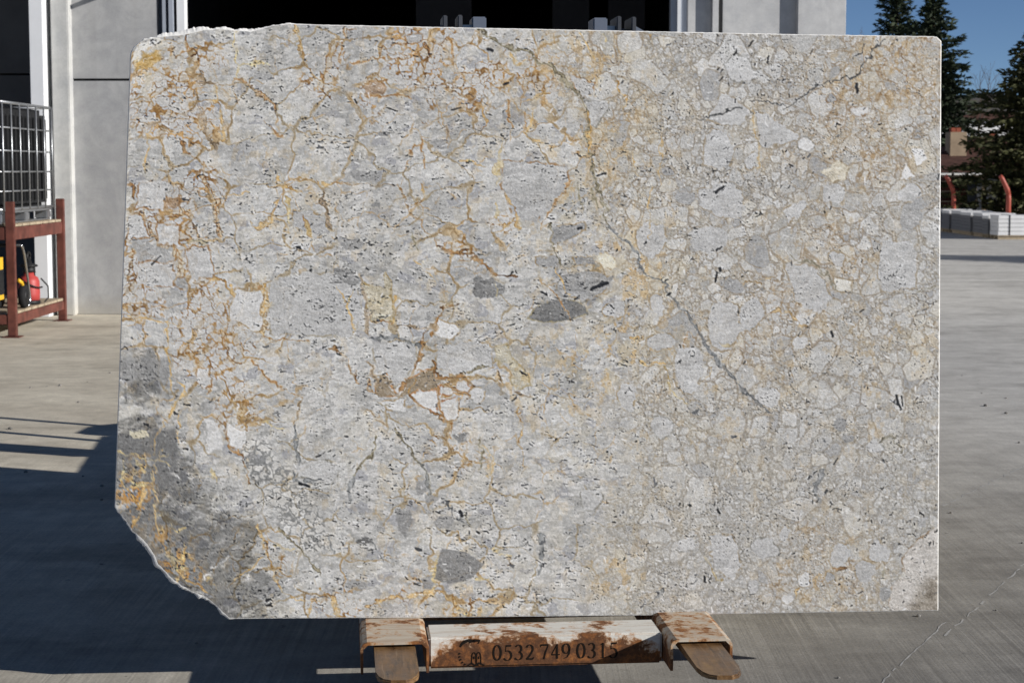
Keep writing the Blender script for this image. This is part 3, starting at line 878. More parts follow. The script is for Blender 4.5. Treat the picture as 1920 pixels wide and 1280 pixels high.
    poly([(1652, 450), (1708, 450), (1720, 481), (1717, 537), (1652, 549), (1647, 509)], 172, OU, tex=1.1)
    poly([(1469, 492), (1507, 495), (1544, 518), (1560, 560), (1540, 592), (1490, 568)], 168, OU, tex=1)
    poly([(1567, 518), (1603, 525), (1600, 546), (1582, 550), (1566, 540)], (208, 204, 192), OU, tex=.5)
    ell(1572, 485, 14, 17, 172, OU, tex=.3); ell(1640, 837, 15, 11, 176, GB, tex=.3); ell(1575, 797, 12, 12, 144, None, tex=.3); ell(1590, 822, 10, 9, 140, None, tex=.4)
    ell(1576, 1040, 20, 23, 168, OU, tex=.5); ell(1649, 1035, 22, 20, 170, OU, tex=.5, rot=.7); ell(1622, 1069, 20, 20, 164, OU, tex=.4)
    ell(1433, 1027, 27, 20, 168, GB, tex=.5); ell(1507, 1088, 12, 15, 192, OU, tex=.3); ell(1471, 1001, 10, 17, 176, OU, tex=.3); ell(1411, 1098, 11, 13, 168, GB, tex=.4)
    ell(1658, 1112, 10, 14, 142, None, tex=.4); ell(1556, 1083, 9, 11, 150, OU, tex=.4); ell(1475, 1123, 10, 10, 190, OU, tex=.3); ell(1285, 1020, 16, 13, 178, GB, tex=.4)
    poly([(1330, 1000), (1375, 1005), (1392, 1060), (1372, 1090), (1335, 1060)], 172, OU, tex=1); ell(1110, 935, 24, 20, 170, GB, tex=.5); ell(1240, 640, 24, 18, 168, OU, tex=.7)
    ell(1240, 800, 20, 22, 172, GB, tex=.8); ell(1175, 745, 16, 30, 170, OU, tex=.8); ell(1290, 690, 30, 42, 174, OU, tex=1); ell(1360, 610, 40, 44, 176, OU, tex=.9)
    ell(1410, 590, 24, 30, 172, OU, tex=.7); ell(1232, 570, 14, 22, 176, OU, tex=.5); ell(1155, 580, 22, 16, 174, OU, tex=.6); ell(1440, 745, 26, 18, 178, OU, tex=.6)
    ell(1500, 640, 16, 14, 182, OU, tex=.4); ell(1705, 360, 24, 18, 178, OU, tex=.6); ell(1220, 450, 26, 40, 174, OU, tex=.9); ell(1330, 450, 40, 22, 170, None, tex=.6)
    poly([(820, 600), (850, 605), (864, 616), (861, 630), (845, 638), (817, 626)], 200, OU, tex=.5)
    poly([(778, 734), (799, 729), (820, 734), (820, 778), (773, 743)], 196, (150, 100, 60), tex=.6)
    poly([(825, 750), (853, 745), (858, 778), (841, 787), (825, 771)], 190, (150, 100, 60), tex=.8)
    poly([(825, 722), (848, 729), (846, 738), (825, 738)], 192, (150, 100, 60), tex=.5)
    poly([(853, 720), (868, 716), (886, 727), (877, 738), (853, 728)], 190, (150, 100, 60), tex=.5); ell(896, 741, 15, 15, 186, OU, tex=.4)
    poly([(848, 811), (877, 809), (877, 825), (858, 827)], 128, None, tex=.5); poly([(712, 752), (762, 745), (760, 772), (735, 774)], 190, OU, tex=.6)
    poly([(700, 640), (780, 640), (784, 672), (745, 725), (705, 690)], 170, (150, 140, 120), tex=1.1)
    poly([(818, 645), (920, 640), (925, 690), (850, 702), (818, 690)], 170, OU, tex=1.3)
    poly([(930, 645), (952, 642), (959, 670), (984, 694), (998, 722), (961, 729), (954, 682), (928, 682)], (188, 180, 156), (160, 144, 108), tex=2.2, a=.55)
    poly([(681, 527), (718, 541), (723, 509), (735, 527), (739, 586), (742, 602), (700, 600), (690, 574)], (186, 176, 150), (150, 128, 84), tex=2.4, a=.62)
    poly([(423, 790), (458, 811), (460, 830), (453, 841), (432, 834)], 200, BR, tex=.4); poly([(387, 785), (411, 790), (420, 840), (390, 845)], 190, None, tex=.6)
    poly([(370, 687), (392, 690), (394, 722), (380, 731), (368, 712)], 186, BR, tex=.5)
    poly([(224, 670), (320, 672), (316, 715), (228, 712)], 138, None, tex=.5, soft=6, a=.85); poly([(288, 806), (330, 800), (334, 905), (300, 925), (286, 860)], 116, None, tex=.35, soft=5)
    poly([(220, 815), (284, 808), (282, 850), (220, 850)], 116, None, tex=.4, soft=4); poly([(245, 808), (275, 806), (278, 818), (250, 820)], (200, 192, 170), None, tex=.5)
    poly([(828, 1027), (869, 1032), (908, 1056), (886, 1081), (842, 1095), (813, 1083), (818, 1059)], 124, None, tex=.6, wob=.5)
    poly([(786, 1083), (811, 1076), (808, 1102), (794, 1102)], 138, OU, tex=.5); poly([(740, 957), (767, 955), (770, 974), (757, 1003), (745, 991)], 134, None, tex=.5)
    ell(836, 977, 21, 12, 142, None, tex=.4); poly([(646, 1086), (687, 1093), (687, 1107), (651, 1100)], 142, OU, tex=.4); ell(680, 1015, 13, 7, 96, None, tex=.6)
    ell(790, 915, 11, 12, 140, None); ell(806, 935, 12, 8, 142, None); ell(711, 993, 9, 6, 146, None)
    poly([(550, 870), (610, 858), (640, 880), (620, 905), (560, 895)], 172, GB, tex=1)
    poly([(1758, 989), (1731, 1008), (1695, 1037), (1695, 1076), (1673, 1093), (1666, 1129), (1670, 1150), (1766, 1150), (1766, 985)], (190, 183, 174), (148, 118, 82), tex=1.2, a=.85)
    poly([(1716, 1120), (1745, 1085), (1766, 1075), (1766, 1150), (1700, 1150)], (140, 128, 110), None, tex=2.0, soft=16, a=.8)
    poly([(246, 116), (256, 92), (272, 78), (300, 72), (312, 74), (284, 84), (268, 96), (258, 116)], (214, 211, 203), None, tex=.6, a=.9)
    poly([(252, 118), (272, 100), (300, 94), (304, 108), (276, 124), (254, 130)], (188, 156, 96), None, tex=2.6, a=.75, soft=4)
    # white breccia with dark joints, lower left
    w = win(455, 610, 825, 1030)
    zx = segdist(X[w], Y[w], [(478, 850), (510, 900), (555, 960), (590, 1010)], False)[0]
    zm = sstep(44, 22, zx + 40 * n_big[w])
    F1, F2, h, h2 = voronoi((X[w] + 22 * f1[w]) / 17, (Y[w] + 22 * f2[w]) / 15, 9, .98)
    ee = F2 - F1
    c = col[w]
    c += (G([120., 120, 118]) - c) * (sstep(.24, .06, ee) * zm * .7)[..., None]
    c += (G([190., 188, 183]) + 30 * (h2 - .5)[..., None] - c) * (sstep(.2, .34, ee) * zm * .85 * (h > .25))[..., None]

    # veins
    V = vein
    V([(355, 62), (352, 86), (364, 93), (374, 107), (376, 124)], 6); V([(331, 110), (345, 98), (360, 93), (372, 108), (352, 112)], 7)
    V([(375, 132), (374, 156), (399, 154)], 9, 'taupe'); V([(399, 156), (401, 180), (411, 208), (416, 231), (420, 267)], 8, 'ochre')
    V([(369, 173), (369, 194), (380, 217), (383, 241), (387, 255), (404, 278)], 9, 'taupe'); V([(338, 264), (350, 285), (369, 299)], 8)
    V([(382, 306), (382, 330), (393, 356), (407, 374), (405, 400), (410, 431), (414, 447)], 12, 'rust', .8)
    V([(437, 145), (458, 152), (481, 175), (505, 192), (519, 199), (519, 222), (526, 243)], 6, 'rust', .5); V([(437, 145), (436, 172), (447, 196)], 3)
    V([(497, 226), (512, 242), (528, 258)], 5); V([(551, 49), (561, 77), (568, 107), (578, 116)], 7, 'ochre', .5); V([(598, 131), (608, 156), (601, 172), (620, 190)], 6)
    V([(442, 62), (445, 142)], 4, 'yellow'); V([(244, 236), (289, 231), (322, 229), (352, 222)], 5, 'taupe'); V([(282, 239), (277, 276), (270, 304), (273, 323)], 4, 'ochre')
    V([(445, 118), (508, 122)], 3, 'yellow'); V([(566, 297), (552, 318), (536, 333)], 2.5, 'white')
    V([(646, 50), (640, 92), (641, 115)], 5); V([(660, 119), (712, 112), (775, 107), (797, 92)], 4); V([(722, 90), (760, 84), (785, 81)], 4); V([(720, 90), (716, 112)], 4); V([(760, 65), (760, 82)], 3)
    poly([(680, 157), (717, 155), (725, 162), (718, 180), (685, 177)], (150, 126, 102), BR, tex=2.4, a=.75)
    V([(680, 157), (730, 152)], 5); V([(685, 177), (707, 185), (725, 180), (755, 180), (770, 190)], 5); V([(795, 85), (807, 102), (790, 145), (802, 172)], 6); V([(845, 75), (850, 102), (852, 122)], 5)
    V([(825, 142), (840, 162), (857, 177), (887, 185), (892, 190)], 6, 'rust', .4); V([(905, 190), (904, 215), (912, 235), (897, 250)], 7, 'ochre'); V([(820, 187), (827, 225), (837, 255), (842, 278)], 4, 'taupe')
    V([(900, 57), (920, 67), (950, 90), (987, 97), (1005, 112), (1030, 125), (1060, 152), (1088, 183), (1100, 214), (1103, 241), (1106, 282), (1112, 330), (1130, 380), (1141, 424)], 5, 'olive')
    V([(930, 127), (925, 155), (922, 177)], 4); V([(985, 130), (982, 165), (977, 202)], 4); V([(980, 190), (1010, 179), (1032, 176)], 7, 'ochre'); V([(960, 100), (972, 120), (985, 112)], 5, 'ochre')
    V([(792, 272), (772, 275), (762, 310), (757, 340), (748, 350)], 5); V([(792, 255), (795, 285), (797, 318)], 4); V([(940, 255), (937, 290), (935, 317), (930, 345)], 12, 'yellow', .5)
    V([(860, 300), (885, 306), (915, 312)], 5, 'ochre'); V([(955, 185), (957, 240), (962, 262)], 4); V([(1000, 200), (1000, 225), (985, 262), (1020, 265)], 5, 'ochre')
    V([(241, 344), (255, 352), (248, 378)], 6); V([(243, 396), (267, 400), (276, 414), (288, 442), (297, 461), (321, 464)], 6, 'rust', .6); V([(297, 405), (320, 408), (342, 405)], 6)
    poly([(309, 367), (342, 372), (337, 389), (309, 389)], (152, 126, 98), BR, tex=2.4, a=.75); V([(340, 391), (356, 410), (365, 433), (370, 447)], 8, 'rust', .7); V([(347, 458), (365, 452), (391, 457)], 3.5, 'olive')
    V([(330, 470), (334, 495), (338, 515)], 20, 'rust', .9); V([(247, 470), (244, 500), (240, 534)], 16, 'rust', .8); V([(326, 460), (328, 470)], 5)
    V([(236, 567), (262, 567), (280, 576), (320, 574)], 4); V([(234, 590), (270, 598), (320, 604), (340, 612)], 4, 'ochre'); V([(264, 560), (262, 590)], 4); V([(283, 570), (281, 598)], 4)
    V([(395, 522), (420, 530), (436, 548)], 6, 'ochre'); V([(436, 535), (440, 556)], 9, 'ochre'); V([(465, 536), (500, 540)], 4); V([(360, 530), (395, 528)], 6, 'taupe'); V([(385, 550), (400, 580), (420, 600)], 6, 'rust', .6)
    V([(499, 536), (501, 560), (496, 583), (494, 611), (493, 630)], 15, 'ochre', .7); V([(493, 630), (514, 637), (545, 638), (578, 639)], 5)
    V([(520, 372), (508, 405), (501, 424), (485, 435), (468, 419)], 8, 'ochre', .4); V([(541, 372), (539, 417)], 7, 'yellow'); V([(417, 365), (440, 362), (468, 359)], 4, 'ochre')
    V([(522, 330), (539, 353), (560, 358), (583, 363)], 6, 'ochre'); V([(595, 342), (615, 345), (645, 344)], 7, 'ochre'); V([(604, 351), (604, 377), (618, 407), (621, 428)], 8, 'taupe')
    V([(640, 344), (680, 343), (742, 345)], 4, 'taupe'); V([(740, 345), (750, 360), (758, 380), (770, 401), (789, 415), (789, 429), (807, 441), (815, 462)], 4.5); V([(815, 462), (845, 471), (857, 478), (890, 481), (906, 492), (922, 509), (943, 520), (972, 520)], 8)
    V([(862, 476), (868, 470), (885, 470), (893, 480), (880, 488), (862, 486)], 6); V([(948, 363), (960, 387), (969, 413), (972, 428)], 10, 'ochre', .4); V([(958, 413), (940, 432), (925, 434)], 10, 'ochre', .3)
    V([(932, 380), (930, 410)], 6, 'yellow'); V([(789, 347), (796, 382), (770, 387)], 6, 'ochre'); V([(931, 528), (931, 556)], 3.5, 'yellow'); V([(770, 440), (786, 470)], 3, 'olive'); V([(778, 490), (795, 500), (815, 525)], 4, 'ochre')
    V([(674, 513), (683, 551), (690, 586), (688, 609), (696, 628)], 8, 'taupe', .3); V([(634, 534), (650, 574), (664, 600), (668, 625)], 4, 'ochre'); V([(662, 546), (650, 574)], 4, 'ochre')
    V([(702, 600), (722, 606), (742, 604)], 5); V([(746, 612), (780, 614), (817, 609)], 6, 'taupe'); V([(742, 560), (742, 605)], 4, 'ochre'); V([(861, 576), (845, 572), (831, 574), (826, 588), (818, 612), (812, 630)], 10)
    V([(799, 614), (795, 647), (787, 677), (769, 705), (752, 729), (743, 741)], 8); V([(619, 652), (652, 664), (659, 694), (675, 717)], 6); V([(698, 635), (720, 634), (741, 630), (775, 642), (792, 650)], 6, 'grey')
    poly([(710, 701), (727, 703), (743, 731), (750, 741), (731, 741), (705, 741), (703, 724)], (142, 128, 108), (170, 124, 78), tex=.6)
    poly([(762, 708), (787, 701), (806, 687), (813, 694), (816, 708), (827, 715), (823, 731), (787, 729), (773, 741), (748, 743), (762, 727)], (142, 128, 108), (176, 130, 84), tex=.5)
    V([(712, 695), (728, 708), (742, 735)], 4, 'white'); V([(722, 732), (738, 738), (752, 736)], 4, 'white'); V([(785, 690), (800, 697), (812, 690)], 4); V([(778, 708), (775, 722), (768, 738)], 6, 'ochre')
    V([(688, 680), (700, 700), (705, 725)], 5, 'taupe'); V([(689, 714), (692, 730), (706, 738)], 5)
    V([(813, 673), (813, 708), (851, 708), (865, 703), (881, 717), (891, 727)], 6); V([(830, 717), (851, 731), (866, 738), (881, 741), (877, 750)], 7, 'rust', .4); V([(769, 743), (792, 759), (818, 778), (839, 790)], 7)
    V([(823, 722), (823, 764), (839, 790), (858, 780), (860, 752)], 4); V([(844, 792), (845, 818)], 5); V([(691, 769), (705, 782), (720, 800)], 4, 'taupe'); V([(708, 752), (722, 760), (735, 766)], 3, 'olive')
    V([(741, 806), (759, 830), (773, 853), (792, 877), (804, 900), (806, 926)], 5, 'olive'); V([(705, 816), (698, 846), (677, 870), (659, 890)], 5, 'olive'); V([(935, 698), (940, 715), (937, 738)], 9, 'taupe'); V([(962, 735), (985, 740), (998, 738)], 8, 'taupe')
    V([(970, 765), (978, 790), (975, 830)], 6, 'ochre', .5); V([(900, 820), (905, 850), (900, 880)], 4, 'olive'); V([(880, 700), (900, 690), (915, 688)], 5, 'olive')
    V([(312, 600), (317, 670), (324, 705), (324, 750)], 5, 'ochre'); V([(338, 712), (350, 731), (331, 755), (320, 778), (294, 811), (290, 850)], 4, 'ochre'); V([(364, 621), (385, 645), (383, 670), (369, 684), (366, 700)], 5, 'rust', .5)
    V([(425, 619), (420, 647), (432, 670), (448, 682)], 7, 'rust', .7); V([(392, 690), (394, 740)], 5); V([(474, 680), (493, 703), (528, 729), (566, 741)], 5); V([(566, 743), (557, 770), (547, 797)], 3.5, 'taupe')
    V([(420, 731), (437, 752), (455, 783), (462, 812)], 9, 'ochre', .5); V([(411, 783), (420, 799), (427, 832), (445, 846), (458, 862), (464, 905)], 7); V([(496, 790), (515, 798), (537, 808)], 4, 'yellow'); V([(335, 780), (335, 835)], 2.5, 'ochre')
    V([(223, 848), (270, 856), (322, 872)], 3, 'yellow'); V([(273, 846), (272, 878), (255, 890)], 5, 'ochre'); V([(222, 898), (240, 915), (252, 940), (262, 955), (258, 975), (248, 992)], 6, 'ochre'); V([(240, 915), (262, 905), (285, 908)], 3, 'ochre'); V([(262, 950), (272, 930), (268, 905)], 4, 'ochre')
    for q in range(14):
        x0, y0 = RS.uniform(222, 300), RS.uniform(840, 985); a0 = RS.uniform(0, 6.3); ln = RS.uniform(8, 26)
        V([(x0, y0), (x0 + ln * .5 * math.cos(a0) + RS.normal(0, 3), y0 + ln * .5 * math.sin(a0) + RS.normal(0, 3)), (x0 + ln * math.cos(a0), y0 + ln * math.sin(a0))], RS.uniform(1.2, 3.4), RS.choice(['ochre', 'yellow', 'ochre']))
    for q in range(16):
        t_ = RS.uniform(0, 1); x0, y0 = 290 + 95 * t_ + RS.normal(0, 16), 985 + 120 * t_ + RS.normal(0, 14); a0 = RS.uniform(0, 6.3); ln = RS.uniform(6, 20)
        V([(x0, y0), (x0 + ln * .5 * math.cos(a0) + RS.normal(0, 3), y0 + ln * .5 * math.sin(a0) + RS.normal(0, 3)), (x0 + ln * math.cos(a0), y0 + ln * math.sin(a0))], RS.uniform(1.2, 3.2), RS.choice(['ochre', 'yellow', 'ochre']))
    V([(284, 880), (286, 915), (294, 950), (294, 1000)], 4, 'ochre', .4); V([(294, 1000), (316, 1035), (331, 1054), (340, 1078), (365, 1090), (385, 1108)], 6, 'ochre', .3); V([(350, 1025), (345, 1050), (340, 1070)], 6, 'ochre'); V([(325, 1040), (328, 1065)], 8, 'olive')
    V([(318, 876), (332, 900)], 2, 'white'); V([(225, 905), (232, 870), (240, 850)], 2, 'yellow'); V([(400, 880), (402, 910)], 4, 'yellow'); V([(379, 1086), (399, 1064), (415, 1059), (427, 1042)], 4, 'white'); V([(476, 1060), (465, 1088)], 2, 'white'); V([(532, 1088), (570, 1076)], 2.5, 'white'); V([(315, 985), (335, 1000), (345, 990)], 4, 'yellow')
    V([(440, 1085), (480, 1060), (500, 1035)], 4, 'ochre'); V([(481, 986), (498, 1015), (505, 1057), (522, 1088), (537, 1117), (558, 1123), (600, 1122)], 7, 'ochre', .4); V([(515, 1023), (535, 1027), (551, 1028)], 4, 'yellow'); V([(527, 991), (553, 1020), (578, 1045), (600, 1075)], 4, 'olive'); V([(590, 1122), (575, 1155)], 3, 'ochre')
    V([(600, 1103), (627, 1124), (636, 1155)], 9, 'ochre', .5); V([(690, 1143), (712, 1128), (736, 1119), (775, 1112), (808, 1107), (842, 1112), (852, 1136), (883, 1155)], 7, 'ochre', .5); V([(820, 1040), (812, 1075), (812, 1105)], 5, 'yellow'); V([(925, 1025), (940, 1036), (956, 1040)], 9, 'yellow'); V([(950, 1040), (955, 1062)], 8, 'taupe'); V([(893, 1082), (918, 1082)], 6, 'yellow')
    V([(780, 860), (800, 890), (806, 926)], 5, 'grey'); V([(833, 940), (850, 960), (866, 977), (886, 981)], 4, 'grey'); V([(870, 960), (884, 985)], 3, 'olive'); V([(660, 890), (655, 940)], 9, 'grey'); V([(560, 870), (555, 830), (552, 800)], 5, 'grey'); V([(600, 900), (560, 905), (548, 885)], 5, 'grey')
    V([(690, 1010), (712, 1040), (720, 1052)], 3, 'grey'); V([(615, 1000), (625, 1040)], 3, 'grey'); V([(905, 830), (930, 860), (912, 895)], 5, 'ochre', .4); V([(1030, 420), (1035, 462), (1049, 495)], 4, 'olive'); V([(1028, 534), (1047, 565), (1070, 602)], 3.5); V([(1037, 504), (1054, 527), (1070, 553)], 3.5, 'ochre')
    V([(1072, 338), (1050, 365), (1028, 394), (1014, 422)], 5, 'rust', .3); V([(1085, 352), (1093, 392)], 3, 'olive'); V([(1107, 352), (1117, 390)], 3.5, 'olive'); V([(1222, 350), (1215, 400), (1218, 450)], 3, 'ochre')
    V([(1141, 424), (1169, 450), (1197, 481), (1204, 513), (1234, 523), (1253, 539), (1274, 570), (1297, 600), (1305, 621), (1326, 647), (1342, 680), (1366, 701), (1394, 731), (1420, 752), (1440, 776)], 6, 'grey')
    V([(1310, 625), (1328, 650), (1345, 684)], 9, 'grey'); V([(1100, 214), (1112, 262), (1106, 285)], 8, 'ochre'); V([(1155, 150), (1175, 190), (1165, 205)], 7, 'ochre'); V([(1190, 290), (1195, 330)], 5, 'ochre'); V([(1240, 240), (1240, 300), (1238, 345)], 3, 'ochre'); V([(1222, 62), (1220, 88)], 6, 'ochre'); V([(1085, 60), (1110, 100), (1118, 112)], 5, 'ochre'); V([(1130, 60), (1138, 80)], 5, 'yellow')
    V([(1304, 224), (1328, 218), (1347, 219), (1367, 205), (1391, 197)], 2.6, 'black'); V([(1408, 188), (1430, 190), (1452, 192), (1470, 196)], 2.2, 'black')
    V([(1470, 205), (1501, 181), (1529, 165), (1533, 158), (1566, 155), (1594, 144), (1615, 132), (1620, 118), (1634, 102), (1637, 92), (1660, 71)], 3.2, 'black'); V([(1599, 106), (1610, 98), (1622, 85)], 3, 'black'); V([(1592, 145), (1598, 146)], 6, 'black')
    V([(1410, 200), (1414, 240), (1424, 282), (1420, 315)], 4, 'ochre'); V([(1480, 480), (1530, 500), (1556, 520), (1575, 545)], 3.5, 'olive'); V([(1440, 590), (1478, 580), (1492, 605), (1510, 615)], 6, 'ochre'); V([(1400, 530), (1425, 524), (1450, 515)], 6, 'ochre'); V([(1415, 528), (1426, 535)], 9, 'ochre'); V([(1645, 830), (1668, 810), (1690, 850)], 6, 'olive'); V([(1720, 545), (1758, 536)], 3, 'olive')
    V([(1250, 690), (1258, 730), (1290, 755)], 6, 'yellow'); V([(1310, 720), (1325, 700), (1332, 690)], 6, 'ochre'); V([(1345, 640), (1370, 650)], 14, 'yellow'); V([(1180, 632), (1205, 630)], 6, 'ochre'); V([(1200, 680), (1250, 682)], 5, 'ochre'); V([(1305, 640), (1290, 620), (1280, 650)], 5, 'rust', .4)
    V([(1320, 1040), (1330, 1070), (1352, 1088)], 6, 'yellow'); V([(1492, 1105), (1490, 1120)], 7, 'ochre'); V([(1560, 1062), (1575, 1068), (1590, 1064)], 6); V([(1660, 1065), (1652, 1080)], 10, 'olive'); V([(1545, 880), (1530, 910), (1535, 940)], 9, 'grey'); V([(1010, 1080), (1020, 1050), (1012, 1000)], 7, 'grey'); V([(1225, 1120), (1240, 1108)], 7, 'grey')

    # ---- black flecks
    fl = fbm(X / 5.5, Yl / 2.9, 4, 3, .6) + .55 * np.clip(n(46, 34, 2, 3), -.2, .2) + .05 * dark - .06 * rust - .03 * cong
    fl2 = fbm((X + .6 * Y) / 4.2, (Y - .6 * X) / 2.6, 10, 3, .6) + .5 * np.clip(n(40, 40, 2, 3), -.2, .2) - .05 * rust
    fl = np.where(cong < .5, fl, fl2)
    thr = np.percentile(fl, 95.9)
    col = mixc(col, (50, 51, 54), sstep(thr, thr + .045, fl) * .93)
    col = mixc(col, (128, 128, 128), sstep(thr - .05, thr, fl) * .3)
    col = mixc(col, (200, 199, 196), sstep(.24, .29, fbm(X / 6, Yl / 4, 16, 3, .6)) * .55 * (1 - .85 * dk))
    NF = 1900
    dens = 0.35 + 1.9 * n(50, 40, 2, 3) + 0.5 * dark * 1.2 - 0.45 * rust - 0.12 * cong
    cnt = 0; tries = 0
    while cnt < NF and tries < NF * 6:
        tries += 1
        x0 = RS.uniform(205, 1775); y0 = RS.uniform(42, 1165)
        iy, ix = py(y0), px(x0)
        if iy >= len(ys) or ix >= len(xs) or RS.rand() > dens[iy, ix]:
            continue
        for _ in range(1 + int(RS.exponential(0.9))):
            cnt += 1
            big = RS.rand() < 0.07
            ln = RS.uniform(.6, 3.4) * (1.8 if big else 1); hw = RS.uniform(.4, 1.25) * (1.8 if big else 1)
            ang = RS.normal(0.05, .45) if cong[iy, ix] < .5 else RS.normal(-0.7, .7)
            cx_, cy_ = x0 + RS.normal(0, 7), y0 + RS.normal(0, 3.5)
            w = win(cx_ - ln - 4, cx_ + ln + 4, cy_ - ln - 4, cy_ + ln + 4)
            if w[0].stop <= w[0].start or w[1].stop <= w[1].start:
                continue
            dx = X[w] - cx_; dy = Y[w] - cy_
            u = dx * math.cos(ang) + dy * math.sin(ang); v = -dx * math.sin(ang) + dy * math.cos(ang)
            v = v + 0.02 * RS.uniform(-1, 1) * u * u + 5 * mx[w] + 2 * f1[w]
            d = np.hypot(np.maximum(np.abs(u) - ln, 0), v)
            tone = RS.choice([44., 52., 70., 100.], p=[.35, .25, .2, .2])
            c = col[w]
            c += (G([tone, tone + 1, tone + 3]) - c) * (sstep(hw + .75, hw - .45, d) * .9)[..., None]
    for (x0, y0, x1, y1, wd) in ((1108, 541, 1138, 530, 7), (1342, 360, 1356, 349, 5), (1345, 511, 1342, 526, 5), (1350, 503, 1351, 507, 6), (1682, 745, 1690, 768, 4), (1681, 742, 1684, 756, 5), (1690, 742, 1692, 760, 3),
                                 (1376, 103, 1382, 97, 5), (1405, 86, 1411, 78, 4), (1085, 428, 1091, 429, 6), (1015, 548, 1024, 553, 4), (915, 92, 922, 96, 6), (432, 440, 436, 441, 5), (725, 203, 745, 208, 3), (846, 206, 862, 203, 3), (945, 158, 955, 156, 4),
                                 (1119, 328, 1136, 327, 4), (1559, 623, 1562, 631, 6), (594, 856, 600, 852, 4), (561, 905, 580, 912, 6), (1562, 870, 1572, 858, 3), (862, 958, 866, 966, 5), (893, 995, 897, 998, 5), (975, 695, 986, 702, 3), (1606, 158, 1608, 172, 6), (300, 480, 285, 497, 3)):
        w = win(min(x0, x1) - 12, max(x0, x1) + 12, min(y0, y1) - 12, max(y0, y1) + 12)
        d, _ = segdist(X[w] + 6 * f1[w], Y[w] + 6 * f2[w], [(x0, y0), (x1, y1)], False)
        c = col[w]
        c += (G([48., 49, 52]) - c) * (sstep(wd * .5 + .8, wd * .5 - .8, d) * .93)[..., None]
    # white calcite slivers
    for _ in range(500):
        cx_, cy_ = RS.uniform(205, 1775), RS.uniform(42, 1165)
        ln = RS.uniform(1, 5); ang = RS.normal(0, .8); hw = RS.uniform(.4, 1.2)
        w = win(cx_ - ln - 4, cx_ + ln + 4, cy_ - ln - 4, cy_ + ln + 4)
        if w[0].stop <= w[0].start or w[1].stop <= w[1].start: continue
        dx = X[w] - cx_; dy = Y[w] - cy_
        d = np.hypot(np.maximum(np.abs(dx * math.cos(ang) + dy * math.sin(ang)) - ln, 0), -dx * math.sin(ang) + dy * math.cos(ang) + 1.5 * f2[w])
        c = col[w]
        c += (G([218., 216, 211]) - c) * (sstep(hw + .8, hw - .4, d) * .75 * (1 - .8 * dk[w]))[..., None]
    col += (16 * (rnd - 0.5))[..., None] + 22 * n(4.2, 3.6, 14, 2)[..., None]
    gy = col.mean(-1, keepdims=True)
    col = gy + (col - gy) * (1 - .32 * cong * sstep(1150, 1350, X) * (1 - .5 * rust))[..., None]
    pd = np.pad(col, ((2, 2), (2, 2), (0, 0)), 'edge')
    bl = sum(pd[a:a + col.shape[0], b:b + col.shape[1]] for a in (0, 1, 2, 3, 4) for b in (0, 1, 2, 3, 4)) / 25.0
    col = col + 0.75 * (col - bl)
    col = (col - 168) * 1.1 + 171
    return xs, ys, lin(np.clip(col, 22, 232))

